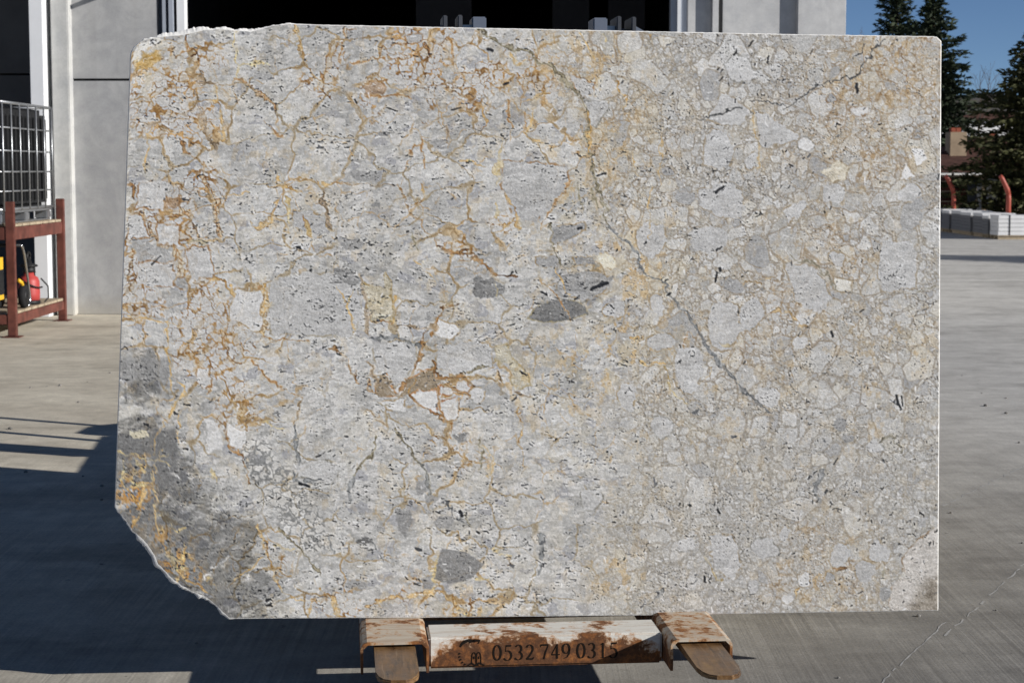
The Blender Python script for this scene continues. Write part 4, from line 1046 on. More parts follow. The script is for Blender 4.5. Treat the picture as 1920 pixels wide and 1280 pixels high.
def stone_slab():
    xs, ys, img = paint_slab()
    top_x = [245, 247, 252, 262, 276, 300, 330, 352, 385, 410, 440, 470, 490, 510, 545, 600, 700, 900, 1200, 1500, 1740, 1756, 1764]
    top_y = [112, 100, 90, 80, 74, 70, 67, 64, 57, 55, 58, 60, 55, 49, 46, 48, 50, 54, 60, 66, 69.5, 70.5, 78]
    bot_x = [216, 222, 236, 248, 260, 275, 290, 296, 310, 326, 342, 358, 375, 392, 406, 418, 430, 500, 800, 1200, 1500, 1758]
    bot_y = [950, 958, 974, 993, 1003, 1018, 1040, 1056, 1068, 1086, 1098, 1107, 1113, 1122, 1134, 1147, 1158, 1157.5, 1156, 1152, 1147, 1143]
    NX, NY = 960, 680
    u = np.linspace(0, 1, NX); v = np.linspace(0, 1, NY)
    rr = np.random.RandomState(4)
    xt = 245 + u * (1764 - 245); xb = 216 + u * (1758 - 216)
    yt = np.interp(xt, top_x, top_y); yb = np.interp(xb, bot_x, bot_y)
    rag = np.convolve(rr.normal(0, 1, NX + 8), np.ones(9) / 9, 'valid')
    rag = np.convolve(np.pad(rag, 12, 'edge'), np.ones(25) / 25, 'valid') * 1.6
    rag2 = np.convolve(rr.normal(0, 1, NX + 2), np.ones(3) / 3, 'valid')
    yt = yt + np.where(xt < 545, 1.8 * rag + 0.25 * rag2, 0.2 * rag2)
    yb = yb + np.where(xb < 430, 3.4 * rag + 0.5 * rag2, 0.2 * rag2)
    VV, _ = np.meshgrid(v, u, indexing='ij')
    PX = xt[None] * (1 - VV) + xb[None] * VV
    PY = yt[None] * (1 - VV) + yb[None] * VV
    a, b = slab_pt(PX, PY)
    fi = (PX - xs[0]) / (xs[1] - xs[0]); fj = (PY - ys[0]) / (ys[1] - ys[0])
    i0 = np.clip(fi.astype(int), 0, len(xs) - 2); j0 = np.clip(fj.astype(int), 0, len(ys) - 2)
    ti = np.clip(fi - i0, 0, 1)[..., None]; tj = np.clip(fj - j0, 0, 1)[..., None]
    C = (img[j0, i0] * (1 - ti) + img[j0, i0 + 1] * ti) * (1 - tj) + (img[j0 + 1, i0] * (1 - ti) + img[j0 + 1, i0 + 1] * ti) * tj
    N0 = NX * NY
    T = 0.022
    # local frame: x along the slab, y away (thickness), z up the slab
    front = np.stack([a, np.zeros_like(a), b], -1).reshape(-1, 3)
    # boundary loop (clockwise seen from the front): top, right, bottom, left
    idx = np.arange(N0).reshape(NY, NX)
    loop = np.concatenate([idx[0, :], idx[1:, -1], idx[-1, -2::-1], idx[-2:0:-1, 0]])
    lp = front[loop]
    cen = lp.mean(0)
    nl = len(loop)
    # outward growth of the rear arris: ragged white chips on the broken edges
    lpx = PX.reshape(-1)[loop]; lpy = PY.reshape(-1)[loop]
    chip = np.zeros(nl)
    tp = np.arange(nl) < NX
    chip[tp] = np.interp(lpx[tp], [245, 262, 300, 400, 500, 560, 2000], [.003, .007, .009, .009, .006, .003, .0025])
    btm = (np.arange(nl) >= NX + NY - 1) & (np.arange(nl) < 2 * NX + NY - 2)
    chip[btm] = np.interp(lpx[btm], [216, 250, 300, 420, 440, 2000], [.005, .010, .011, .009, .003, .002])
    chip[~tp & ~btm] = .0026
    r3 = np.abs(np.convolve(rr.normal(0, 1, nl + 24), np.ones(25) / 25, 'valid')) * 3.4
    broken = ((tp & (lpx < 545)) | (btm & (lpx < 430)))
    chip = chip * np.where(broken, 0.45 + r3 * 0.9, 1.0 + 0.15 * r3)
    tang = np.roll(lp, -3, 0) - np.roll(lp, 3, 0)
    nrm = np.stack([-tang[:, 2], np.zeros(nl), tang[:, 0]], -1)
    nrm /= np.linalg.norm(nrm, axis=1)[:, None] + 1e-9
    sgn = np.sign(((lp - cen) * nrm).sum(1))
    nrm *= sgn[:, None]
    arris = lp + nrm * (chip * 0.85)[:, None] + np.array([0, .0018, 0])
    rear = lp + nrm * chip[:, None] + np.array([0, T, 0])
    rear[broken] += nrm[broken] * (np.convolve(rr.uniform(-.003, .004, broken.sum() + 4), np.ones(5) / 5, 'valid'))[:, None]
    verts = np.concatenate([front, arris, rear, cen[None] + np.array([[0, T, 0]])])
    q = np.stack([idx[:-1, :-1], idx[1:, :-1], idx[1:, 1:], idx[:-1, 1:]], -1).reshape(-1, 4)
    k = np.arange(nl); k2 = (k + 1) % nl
    s1 = np.stack([loop[k], loop[k2], N0 + k2, N0 + k], -1)
    s2 = np.stack([N0 + k, N0 + k2, N0 + nl + k2, N0 + nl + k], -1)
    tri = np.stack([N0 + nl + k, N0 + nl + k2, np.full(nl, N0 + 2 * nl)], -1)
    me = bpy.data.meshes.new('stone_slab')
    nq = len(q) + len(s1) + len(s2); nt = len(tri)
    me.vertices.add(len(verts)); me.vertices.foreach_set('co', verts.astype(np.float32).ravel())
    me.loops.add(nq * 4 + nt * 3)
    me.loops.foreach_set('vertex_index', np.concatenate([q.ravel(), s1.ravel(), s2.ravel(), tri.ravel()]).astype(np.int32))
    me.polygons.add(nq + nt)
    me.polygons.foreach_set('loop_start', np.concatenate([np.arange(nq) * 4, nq * 4 + np.arange(nt) * 3]).astype(np.int32))
    mi = np.zeros(nq + nt, np.int32); mi[len(q):] = 1
    me.polygons.foreach_set('material_index', mi)
    me.update(calc_edges=True)
    att = me.color_attributes.new('stone', 'FLOAT_COLOR', 'POINT')
    rgba = np.ones((len(verts), 4), np.float32)
    rgba[:N0, :3] = C.reshape(-1, 3)
    rgba[N0:, :3] = .6
    att.data.foreach_set('color', rgba.ravel())
    # honed face: mineral colours from the bedding attribute, fine grain from noise
    t = NT('breccia_marble')
    at_ = t.n('ShaderNodeVertexColor', layer_name='stone').outputs[0]
    g1 = t.noise(260, 3, 0.7); g2 = t.noise(60, 5, 0.7)
    c = t.mix(0.5, at_, t.mix(1.0, at_, t.ramp(g1, [(0.3, 0.78), (0.7, 1.22)]), 'MULTIPLY'))
    c = t.mix(0.4, c, t.mix(1.0, c, t.ramp(g2, [(0.3, 0.82), (0.7, 1.18)]), 'MULTIPLY'))
    me.materials.append(t.fin(c, t.ramp(g2, [(0.3, 0.34), (0.7, 0.48)]), 0.3))
    me.materials.append(m_plain('broken_white_edge', (0.78, 0.765, 0.73), 0.9, 0.15, var=0.22, scale=60, bump=0.4))
    o = bpy.data.objects.new('stone_slab', me)
    link(o)
    Mx = Matrix(((SR[0], -SN[0], SU[0], SLAB_P0[0]), (SR[1], -SN[1], SU[1], SLAB_P0[1]), (SR[2], -SN[2], SU[2], SLAB_P0[2]), (0, 0, 0, 1)))
    o.matrix_world = Mx
    tag(o, 'large polished grey breccia marble slab with ochre veins and a broken lower corner', 'stone slab')
stone_slab()

# ------------------------------------------------------------------ carrying stand under the slab
SX, SY = float(SLAB_P0[0]), float(SLAB_P0[1])
def stroke_faces(vs_, fs, pts, wds, ox, oz, sc, y):
    P = [Vector((p[0], p[1])) for p in pts]
    n = len(P)
    k0 = len(vs_)
    for i in range(n):
        d = (P[min(i + 1, n - 1)] - P[max(i - 1, 0)])
        d.normalize()
        nn = Vector((-d.y, d.x)) * (wds[i] / 2 if hasattr(wds, '__len__') else wds / 2)
        for q in (P[i] + nn, P[i] - nn):
            vs_.append((ox + q.x * sc, y, oz + q.y * sc))
    for i in range(n - 1):
        a = k0 + 2 * i
        fs.append((a, a + 2, a + 3, a + 1))
def arc(cx, cy, rx, ry, a0, a1, n=14):
    return [(cx + rx * math.cos(RAD(a0 + (a1 - a0) * i / (n - 1))), cy + ry * math.sin(RAD(a0 + (a1 - a0) * i / (n - 1)))) for i in range(n)]
def wv(pts, thin=0.035, thick=0.12):
    out = []
    n = len(pts)
    for i in range(n):
        a, b = pts[max(i - 1, 0)], pts[min(i + 1, n - 1)]
        L = math.hypot(b[0] - a[0], b[1] - a[1]) + 1e-9
        out.append(thin + (thick - thin) * abs(b[1] - a[1]) / L)
    return out
A0 = arc(.3, .5, .235, .475, 90, 450, 30)
DIG = {
    '0': [(A0, None)],
    '1': [([(.32, .03), (.32, .96)], .11), ([(.16, .83), (.24, .90), (.33, .96)], [.03, .05, .08]), ([(.16, .02), (.48, .02)], .04)],
    '2': [(arc(.29, .70, .20, .26, 160, -20, 14) + [(.42, .48), (.26, .22), (.09, .06)], None), ([(.09, .05), (.50, .05)], .11), ([(.50, .05), (.55, .18)], [.09, .03])],
    '3': [(arc(.27, .73, .19, .24, 150, -80, 14), None), (arc(.26, .27, .24, .26, 85, -150, 16), None)],
    '4': [([(.40, .02), (.40, .97)], .11), ([(.40, .95), (.06, .30)], .05), ([(.05, .29), (.58, .29)], .08)],
    '5': [([(.16, .93), (.50, .93)], .11), ([(.18, .93), (.14, .55)], .04), (arc(.26, .30, .25, .31, 118, -150, 18), None)],
    '7': [([(.06, .93), (.54, .93)], .11), ([(.53, .90), (.36, .48), (.25, .02)], [.05, .09, .10]), ([(.06, .95), (.05, .78)], [.07, .03])],
    '9': [(arc(.29, .66, .22, .31, 0, 360, 24), None), ([(.51, .66), (.48, .35), (.36, .12), (.14, .02)], [.11, .10, .06, .03])],
}
def slab_stand():
    root = empty('slab_stand', (SX, SY, 0), SA)
    tag(root, 'rusty white steel carrying stand with cut-out phone number under the slab', 'slab stand')
    ZT = 0.2465
    for (x0, x1, yf) in ((-0.497, -0.286, -0.300), (0.462, 0.657, -0.350)):
        t = 0.008
        # folded inverted channel with rounded shoulders, opened at the front
        prof = [(x0, 0.148), (x0, ZT - 0.02), (x0 + 0.006, ZT - 0.006), (x0 + 0.02, ZT), (x1 - 0.02, ZT), (x1 - 0.006, ZT - 0.006), (x1, ZT - 0.02), (x1, 0.148),
                (x1 - t, 0.148), (x1 - t, ZT - 0.022), (x1 - 0.022, ZT - t), (x0 + 0.022, ZT - t), (x0 + t, ZT - 0.022), (x0 + t, 0.148)]
        prism('fork_sleeve', prof, yf, .50, M['sleeve'], root)
        # leaning back post on each sleeve
        bm = bmesh.new()
        xm = (x0 + x1) / 2
        Mt = Matrix.Translation((0, 0.032, ZT + 0.002)) @ Matrix.Rotation(-ST, 4, 'X')
        bm_box(bm, xm - 0.04, xm + 0.04, 0.0, 0.08, 0.0, 1.62, 0.006, Mt)
        from_bm('back_post', bm, M['rust'], root)
        tube('brace', [(xm, 0.44, ZT + 0.03), (xm, 0.19, 1.15)], 0.025, M['rust'], root)
    bm = bmesh.new()
    Mt = Matrix.Translation((0, 0.034, ZT)) @ Matrix.Rotation(-ST, 4, 'X')
    bm_box(bm, -0.6, 0.76, 0.082, 0.14, 1.30, 1.38, 0.006, Mt)
    from_bm('back_rail', bm, M['rust'], root)
    bar = box('cross_bar', -0.283, 0.459, -0.215, -0.045, 0.136, 0.236, M['bar'], root, 0.007)
    box('cross_bar', -0.283, 0.459, 0.34, 0.42, 0.15, 0.23, M['rust'], root, 0.006)
    # digits and emblem: flat dark faces stand in for the shaded cut-outs
    yv = -0.2162
    sc = 0.050
    oz = 0.158
    x = -0.082
    spots = []
    for word in ('0532', '749', '0315'):
        for ch in word:
            spots.append((ch, x))
            x += 0.0345
        x += 0.0125
    for ch, ox in spots:
        vs_, fs = [], []
        for pts, w in DIG[ch]:
            stroke_faces(vs_, fs, pts, w if w is not None else wv(pts), ox, oz, sc, yv)
        mesh('cut_digit', vs_, fs, M['cut'], bar)
    vs_, fs = [], []
    ex, ez, es = -0.192, 0.140, 0.092
    p = arc(.42, .62, .34, .30, 165, 55, 12)
    stroke_faces(vs_, fs, p, [.05 + .06 * math.sin(i / 11 * math.pi) for i in range(12)], ex, ez, es, yv)
    stroke_faces(vs_, fs, [(.40, .84), (.58, .92), (.76, .90), (.70, .80)], [.04, .09, .09, .03], ex, ez, es, yv)
    for k in range(9):
        a = RAD(175 + k * 15)
        c = (.50 + .44 * math.cos(a), .42 + .42 * math.sin(a))
        stroke_faces(vs_, fs, [(c[0] - .035, c[1] - .02), (c[0], c[1] + .02), (c[0] + .04, c[1] + .01)], [.02, .07, .02], ex, ez, es, yv)
    for cx in (.56, .72):
        stroke_faces(vs_, fs, [(cx - .08, .10), (cx - .075, .32)] + arc(cx, .36, .07, .14, 180, 0, 7) + [(cx + .075, .32), (cx + .08, .10)], .035, ex, ez, es, yv)
        stroke_faces(vs_, fs, [(cx, .26), (cx, .36)], .045, ex, ez, es, yv)
    stroke_faces(vs_, fs, [(.36, .06), (.48, .12), (.60, .05), (.72, .12), (.92, .05)], [.03, .07, .05, .07, .03], ex, ez, es, yv)
    mesh('cut_emblem', vs_, fs, M['cut'], bar)
slab_stand()

# ------------------------------------------------------------------ forklift behind
def wheel(name, root, x, y, r, w):
    s = 1 if w > 0 else -1
    w = abs(w)
    wl = lathe(name, [(r * .62, 0), (r * .93, 0.0), (r, w * .12), (r, w * .88), (r * .93, w), (r * .62, w)], M['tyre'], root, 28, (x if s > 0 else x - w, y, r), 'X')
    lathe('rim', [(r * .12, -.01), (r * .55, .0), (r * .60, w * .3), (r * .60, w * .7), (r * .55, w), (r * .12, w + .01)], M['rim'], wl, 20, (x if s > 0 else x - w, y, r), 'X')
    return wl
def forklift():
    cx = 0.16
    root = empty('forklift', (SX, SY, 0), SA)
    tag(root, 'forklift standing behind the stone slab and carrying it on its forks', 'forklift')
    # forks: tapering blades with rounded tips, out through the sleeves
    for xm, ytip in ((-0.392, -0.66), (0.558, -0.70)):
        hw = 0.064
        pl = [(-hw, .53), (-hw, ytip + 0.10), (-hw * .92, ytip + 0.05), (-hw * .7, ytip + 0.018), (-hw * .35, ytip + 0.003), (hw * .35, ytip), (hw * .7, ytip + 0.018), (hw * .92, ytip + 0.05), (hw, ytip + 0.10), (hw, .53)]
        vs_, fs = [], []
        n = len(pl)
        for (x, y) in pl:
            k = min(1, max(0, (y - ytip) / 1.1))
            zt = 0.228 + 0.004 * k
            vs_.append((xm + x, y, zt))
        for (x, y) in pl:
            k = min(1, max(0, (y - ytip) / 1.1))
            vs_.append((xm + x, y, 0.228 + 0.004 * k - (0.012 + 0.033 * k)))
        fs.append(tuple(range(n)))
        fs.append(tuple(range(2 * n - 1, n - 1, -1)))
        for i in range(n):
            fs.append((i, n + i, n + (i + 1) % n, (i + 1) % n))
        bm = bmesh.new()
        vv = [bm.verts.new(v) for v in vs_]
        for f in fs: bm.faces.new([vv[i] for i in f])
        bmesh.ops.bevel(bm, geom=[e for e in bm.edges if all(v.co.z > 0.22 for v in e.verts)], offset=0.004, segments=2, affect='EDGES')
        fk = from_bm('fork', bm, M['fork'], root)
        box('fork_shank', xm - hw, xm + hw, 0.532, 0.58, 0.19, 0.72, M['fork'], fk, 0.006)
    # carriage and mast
    YM = 0.64
    box('carriage', cx - .52, cx + .52, YM - .056, YM - .01, .26, .36, M['fl_dark'], root, .006)
    box('carriage', cx - .52, cx + .52, YM - .056, YM - .01, .60, .70, M['fl_dark'], root, .006)
    ZM = 2.236
    for s in (-1, 1):
        box('mast_rail', cx + s * .335 - .008, cx + s * .335 + .008, YM, YM + .17, .12, ZM, M['fl_dark'], root, .003)
        box('mast_rail', cx + s * .282 - .008, cx + s * .282 + .008, YM, YM + .17, .12, ZM + .002, M['fl_dark'], root, .003)
        box('mast_web', cx + s * .3085 - .0165, cx + s * .3085 + .0165, YM + .15, YM + .16, .12, ZM - .03, M['fl_grey'], root)
        a, b = sorted((cx + s * .272, cx + s * .23))
        box('rail_cap', a, b, YM + .03, YM + .09, ZM - .055, ZM - .03, M['galv'], root)
        box('inner_rail', cx + s * .215 - .025, cx + s * .215 + .025, YM, YM + .14, .15, ZM - .004, M['fl_grey'], root, .004)
        tube('lift_cylinder', [(cx + s * .255, YM + .10, .15), (cx + s * .255, YM + .10, ZM - .05)], .017, M['chrome'], root, 12)
        # sloping mast shoulder
        x0 = cx + s * .345
        prism('mast_shoulder', [(x0, ZM - .03), (x0 + s * .10, ZM - .085), (x0 + s * .13, ZM - .16), (x0, ZM - .16)], YM + .03, YM + .05, M['fl_grey'], root)
    for z in (.35, 1.1, 1.7, 1.95):
        box('mast_cross_member', cx - .272, cx + .272, YM + .172, YM + .212, z, z + .09, M['fl_dark'], root, .004)
    # chassis
    Y = lambda v: 1.55 + (v - 1.55) * 1.48
    prism('body', [(Y(a), b) for a, b in ((.95, .28), (1.05, .90), (1.9, .92), (2.1, .58), (2.75, .58), (2.9, .70), (3.9, .72), (3.9, .28))], cx - .55, cx + .55, M['fl_body'], root, 'YZ', .02)
    prism('counterweight', [(Y(a), b) for a, b in ((3.905, .25), (3.905, .80), (4.15, .78), (4.32, .7), (4.30, .25))], cx - .56, cx + .56, M['fl_dark'], root, 'YZ', .03)
    for s in (-1, 1):
        wheel('front_wheel', root, cx + s * .56, Y(1.86), .40, s * .24)
        wheel('rear_wheel', root, cx + s * .50, Y(3.95), .32, s * .17)
        tube('guard_pillar', [(cx + s * .50, Y(1.75), .96), (cx + s * .46, Y(1.98), 2.12)], .035, M['fl_dark'], root)
        tube('guard_pillar', [(cx + s * .50, Y(3.75), .72), (cx + s * .46, Y(4.0), 2.12)], .035, M['fl_dark'], root)
        box('guard_rail', cx + s * .46 - .03, cx + s * .46 + .03, Y(1.92), Y(4.06), 2.12, 2.17, M['fl_dark'], root, .008)
    for k in range(11):
        y = Y(1.98 + k * .2)
        box('guard_bar', cx - .428, cx + .428, y - .012, y + .012, 2.125, 2.165, M['fl_dark'], root)
    for s in (-1, 1):  # unseen panels added to fill out the ground shadow on the left
        box('added_shade_panel', cx + s * .535 - .015, cx + s * .535 + .015, 1.0, 3.05, .60, 1.5, M['fl_body'], root, .006)
    box('seat', cx - .24, cx + .24, Y(2.65) + .4, Y(2.65) + .85, .74, .84, M['tank'], root, .03)
    box('seat_back', cx - .23, cx + .23, Y(2.65) + .8, Y(2.65) + .9, .845, 1.3, M['tank'], root, .03)
    bm = bmesh.new()
    bm_tube(bm, [(cx + .16 * math.cos(q * math.pi / 8), 2.16 + .12 * math.sin(q * math.pi / 8), 1.22 + .10 * math.sin(q * math.pi / 8)) for q in range(17)], .014, 6)
    bm_tube(bm, [(cx, 1.86, .93), (cx, 2.16, 1.22)], .02, 6)
    from_bm('steering_wheel', bm, M['tank'], root, True)
forklift()

# ------------------------------------------------------------------ rack with water tank, sprayer and washer
def rack():
    root = empty('storage_rack', (-5.10, 19.5, 0), 0)
    tag(root, 'oxide red steel rack holding the caged black tank', 'rack')
    m = M['red_steel']
    def bx(n_, x0, x1, y0, y1, z0, z1, mat=m, bev=.006): return box(n_, x0, x1, y0, y1, z0, z1, mat, root, bev)
    yn, yf = -1.04, 1.02
    for x in (-1.5, 0.0):
        bx('leg', x - .042, x + .042, yn - .042, yn + .042, 0.012, 1.38)
        bx('leg', x - .042, x + .042, yf - .042, yf + .042, 0.012, 1.38)
        for z0, z1 in ((.13, .23), (.99, 1.12)):
            bx('side_beam', x - .03, x + .03, yn + .044, yf - .044, z0, z1)
        for y in (yn, yf):
            bx('foot_plate', x - .09, x + .09, y - .09, y + .09, 0.001, .011)
    for y in (yn, yf):
        for z0, z1 in ((.13, .23), (.99, 1.12)):
            bx('cross_beam', -1.456, -.044, y - .035, y + .035, z0, z1)
    for k in range(7):
        y = yn + .09 + k * .272
        bx('shelf_board', -1.46, .03, y, y + .25, .235, .262, M['timber'], .004)
        bx('shelf_board', -1.46, .03, y, y + .25, 1.124, 1.150, M['timber'], .004)
rack()

def ibc():
    bz = 1.152
    root = empty('water_tank', (-5.72, 19.40, bz), 0)
    tag(root, 'black plastic bulk tank inside a galvanised wire cage on the rack', 'tank')
    hx, hy, H = .56, .98, 1.235
    bm = bmesh.new()
    bm_box(bm, -hx + .03, hx - .03, -hy + .03, hy - .03, .135, H - .03, .06)
    body = from_bm('tank_body', bm, M['tank'], root, False)
    for k in range(12):      # moulded ribs down the sides
        y = -hy + .15 + k * .152
        box('moulded_rib', hx - .034, hx - .014, y - .03, y + .03, .22, H - .12, M['tank'], body, .012)
    lathe('filler_cap', [(.11, 0), (.11, .035), (.09, .05)], M['tank'], root, 20, (0, 0, H - .03))
    r = .009
    zs = [.145, .33, .53, .745, .98, H]
    for z in zs:
        rr = .016 if z in (H, .145) else r
        tube('cage_bar', [(hx, -hy, z), (hx, hy + .02, z - 0.0)], rr, M['galv'], root, 8)
        tube('cage_bar', [(-hx, -hy, z), (-hx, hy, z)], rr, M['galv'], root, 6)
        tube('cage_bar', [(-hx, -hy, z), (hx, -hy, z)], rr, M['galv'], root, 8)
        tube('cage_bar', [(-hx, hy, z), (hx, hy, z)], rr, M['galv'], root, 6)
    n = 7
    for k in range(n):   # posts
        y = -hy + 2 * hy * k / (n - 1)
        tube('cage_post', [(hx + .018, y, .13), (hx + .018, y, H)], r, M['galv'], root, 8)
        tube('cage_post', [(-hx - .018, y, .13), (-hx - .018, y, H)], r, M['galv'], root, 6)
    for k in range(1, 6):
        x = -hx + 2 * hx * k / 6
        tube('cage_post', [(x, -hy - .018, .13), (x, -hy - .018, H)], r, M['galv'], root, 8)
    box('base_plate', -hx, hx, -hy, hy, .105, .128, M['galv'], root, .006)
    for x in (-hx + .08, 0, hx - .08):
        for y in (-hy + .08, 0, hy - .08):
            box('pallet_foot', x - .07, x + .07, y - .08, y + .08, .014, .103, M['galv'], root, .01)
    for x in (-hx + .08, 0, hx - .08):
        box('pallet_runner', x - .06, x + .06, -hy, hy, .001, .0135, M['galv'], root)
    lathe('outlet_valve', [(.05, 0), (.05, .1), (.07, .1), (.07, .13)], M['red_plastic'], root, 14, (hx - .16, -hy + .35, .06), 'X')
ibc()

def sprayer():
    y, x, z = 19.50, -5.20, .263
    root = empty('pump_sprayer', (x, y, z))
    root.scale = (1.12, 1.12, .9)
    tag(root, 'red plastic pump sprayer with black top on the lower shelf', 'sprayer')
    lathe('bottle', [(.085, .045), (.098, .05), (.100, .12), (.098, .27), (.085, .32), (.05, .345), (.046, .38)], M['red_plastic'], root, 24)
    lathe('base_ring', [(.092, 0), (.104, .004), (.104, .04), (.095, .05)], M['tank'], root, 24)
    lathe('collar', [(.056, .382), (.062, .39), (.062, .43), (.05, .44), (.085, .45), (.085, .47), (.03, .49), (.03, .52)], M['tank'], root, 20)
    bm = bmesh.new()
    bm_tube(bm, [(0, .048 * math.cos(q * math.pi / 8), .57 + .052 * math.sin(q * math.pi / 8)) for q in range(17)], .012, 6)
    from_bm('handle', bm, M['tank'], root, True)
    pts = []
    for q in range(26):
        a = q / 25 * math.pi * 2.6 + .4
        pts.append((.108 * math.cos(a) + .012, .108 * math.sin(a), .40 - .011 * q + .02 * math.sin(a * 2)))
    tube('hose', [(.0, .04, .47)] + pts[3:], .009, M['tank'], root, 6)
    tube('lance', [(.09, .10, .30), (.13, .20, .20), (.12, .25, .06), (.10, .17, .012)], .008, M['tank'], root, 6)
sprayer()

def washer():
    x, y, z = -5.24, 18.84, .263
    root = empty('pressure_washer', (x, y, z))
    tag(root, 'yellow wheeled pressure washer with bent steel handle on the lower shelf', 'pressure washer')
    bm = bmesh.new()
    bm_box(bm, -.15, .15, -1.0, -.66, .10, .62, .05)
    from_bm('housing', bm, M['yellow_plastic'], root)
    box('front_grille', .151, .158, -.94, -.72, .20, .45, M['tank'], root, .003)
    for xx in (.10, -.16):
        w = lathe('wheel', [(.03, 0), (.11, .0), (.125, .015), (.125, .05), (.11, .065), (.03, .065)], M['tyre'], root, 24, (xx, .10, .126), 'X')
        lathe('rim', [(.02, -.004), (.075, -.002), (.075, .067), (.02, .07)], M['tank'], w, 16, (xx, .10, .126), 'X')
    tube('axle', [(-.15, .10, .126), (.17, .10, .126)], .012, M['chrome'], root)
    for xx in (.15, -.15):
        tube('handle_tube', [(xx, -.04, .66), (xx, .02, .645), (xx, .10, .55), (xx, .18, .36), (xx, .25, .16), (xx, .27, .09), (xx, .24, .03), (xx, .17, .02)], .014, M['chrome'], root, 8)
    tube('handle_grip', [(-.15, -.04, .66), (.15, -.04, .66)], .017, M['tank'], root, 8)
    tube('frame_tube', [(0, -.67, .14), (0, .10, .126)], .016, M['tank'], root, 8)
    tube('mud_guard', [(.12, -.05, .30), (.13, .03, .27), (.13, .10, .20), (.13, .12, .15)], .02, M['yellow_plastic'], root, 8)
washer()

# ------------------------------------------------------------------ far side of the yard
def stone_stack(x0, x1, y0, y1, h, label, grp, rows, straps, seed, mat='wrap'):
    """stack of white cut-stone blocks on a timber pallet"""
    rng = random.Random(seed)
    root = empty('stone_pallet', ((x0 + x1) / 2, (y0 + y1) / 2, 0), 0)
    tag(root, label, 'stone pallet', grp)
    a, b = (x1 - x0) / 2, (y1 - y0) / 2
    for q in (-.8, 0, .8):
        box('pallet_bearer', -a + .02 if a > b else q * a - .05, a - .02 if a > b else q * a + .05,
            q * b - .05 if a > b else -b + .02, q * b + .05 if a > b else b - .02, .001, .075, M['timber'], root)
    box('pallet_deck', -a, a, -b, b, .077, .10, M['timber'], root, .004)
    hh = (h - .102) / rows
    for k in range(rows):
        j = rng.uniform(-.008, .008)
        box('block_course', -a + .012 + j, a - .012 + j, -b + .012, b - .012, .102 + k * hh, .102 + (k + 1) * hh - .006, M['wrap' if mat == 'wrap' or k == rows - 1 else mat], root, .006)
    for s in straps:
        bm = bmesh.new()
        xx = -a + 2 * a * s
        bm_box(bm, xx - .012, xx + .012, -b + .002, b - .002, .10, h + .004, 0.0)
        from_bm('strap', bm, M['black'], root)
    return root
SG = 'white stone pallets across the yard'
stone_stack(12.00, 13.18, 44.85, 45.65, .60, 'strapped pallet of white cut stone at the corner of the receding pallet row', SG, 5, (.25, .72), 1)
stone_stack(13.24, 14.42, 44.90, 45.70, .61, 'strapped pallet of white cut stone standing apart from the receding pallet row', SG, 5, (.3, .75), 2)
yy = 45.75
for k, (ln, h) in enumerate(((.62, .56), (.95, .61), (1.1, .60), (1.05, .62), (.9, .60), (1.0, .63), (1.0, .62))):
    stone_stack(11.98 + .03 * (k % 2), 12.9, yy, yy + ln, h, 'white stone pallet with shade coloured into its sides in the row receding behind the strapped ones', 'stone pallets in the receding row', 6, (), 10 + k, 'wrap_shade')
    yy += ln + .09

def fence_post(px, d, top, where):
    x = float(at(px, 380, d)[0])
    root = empty('fence_post', (x, d, 0))
    tag(root, 'red steel fence post with its top bent over, ' + where, 'fence post', 'bent red fence posts')
    tube('post', [(0, 0, 0), (0, 0, top - .62), (-.01, 0, top - .5)], .065, M['post_red'], root, 10)
    tube('bent_top', [(-.01, 0, top - .5), (-.05, -.02, top - .38), (-.2, -.05, top - .1), (-.26, -.06, top - .02)], [.065, .066, .06, .055], M['post_red'], root, 10)
fence_post(1788, 51.0, 1.58, 'before the slatted screen')
fence_post(1891, 48.5, 1.58, 'before the olive conifer')

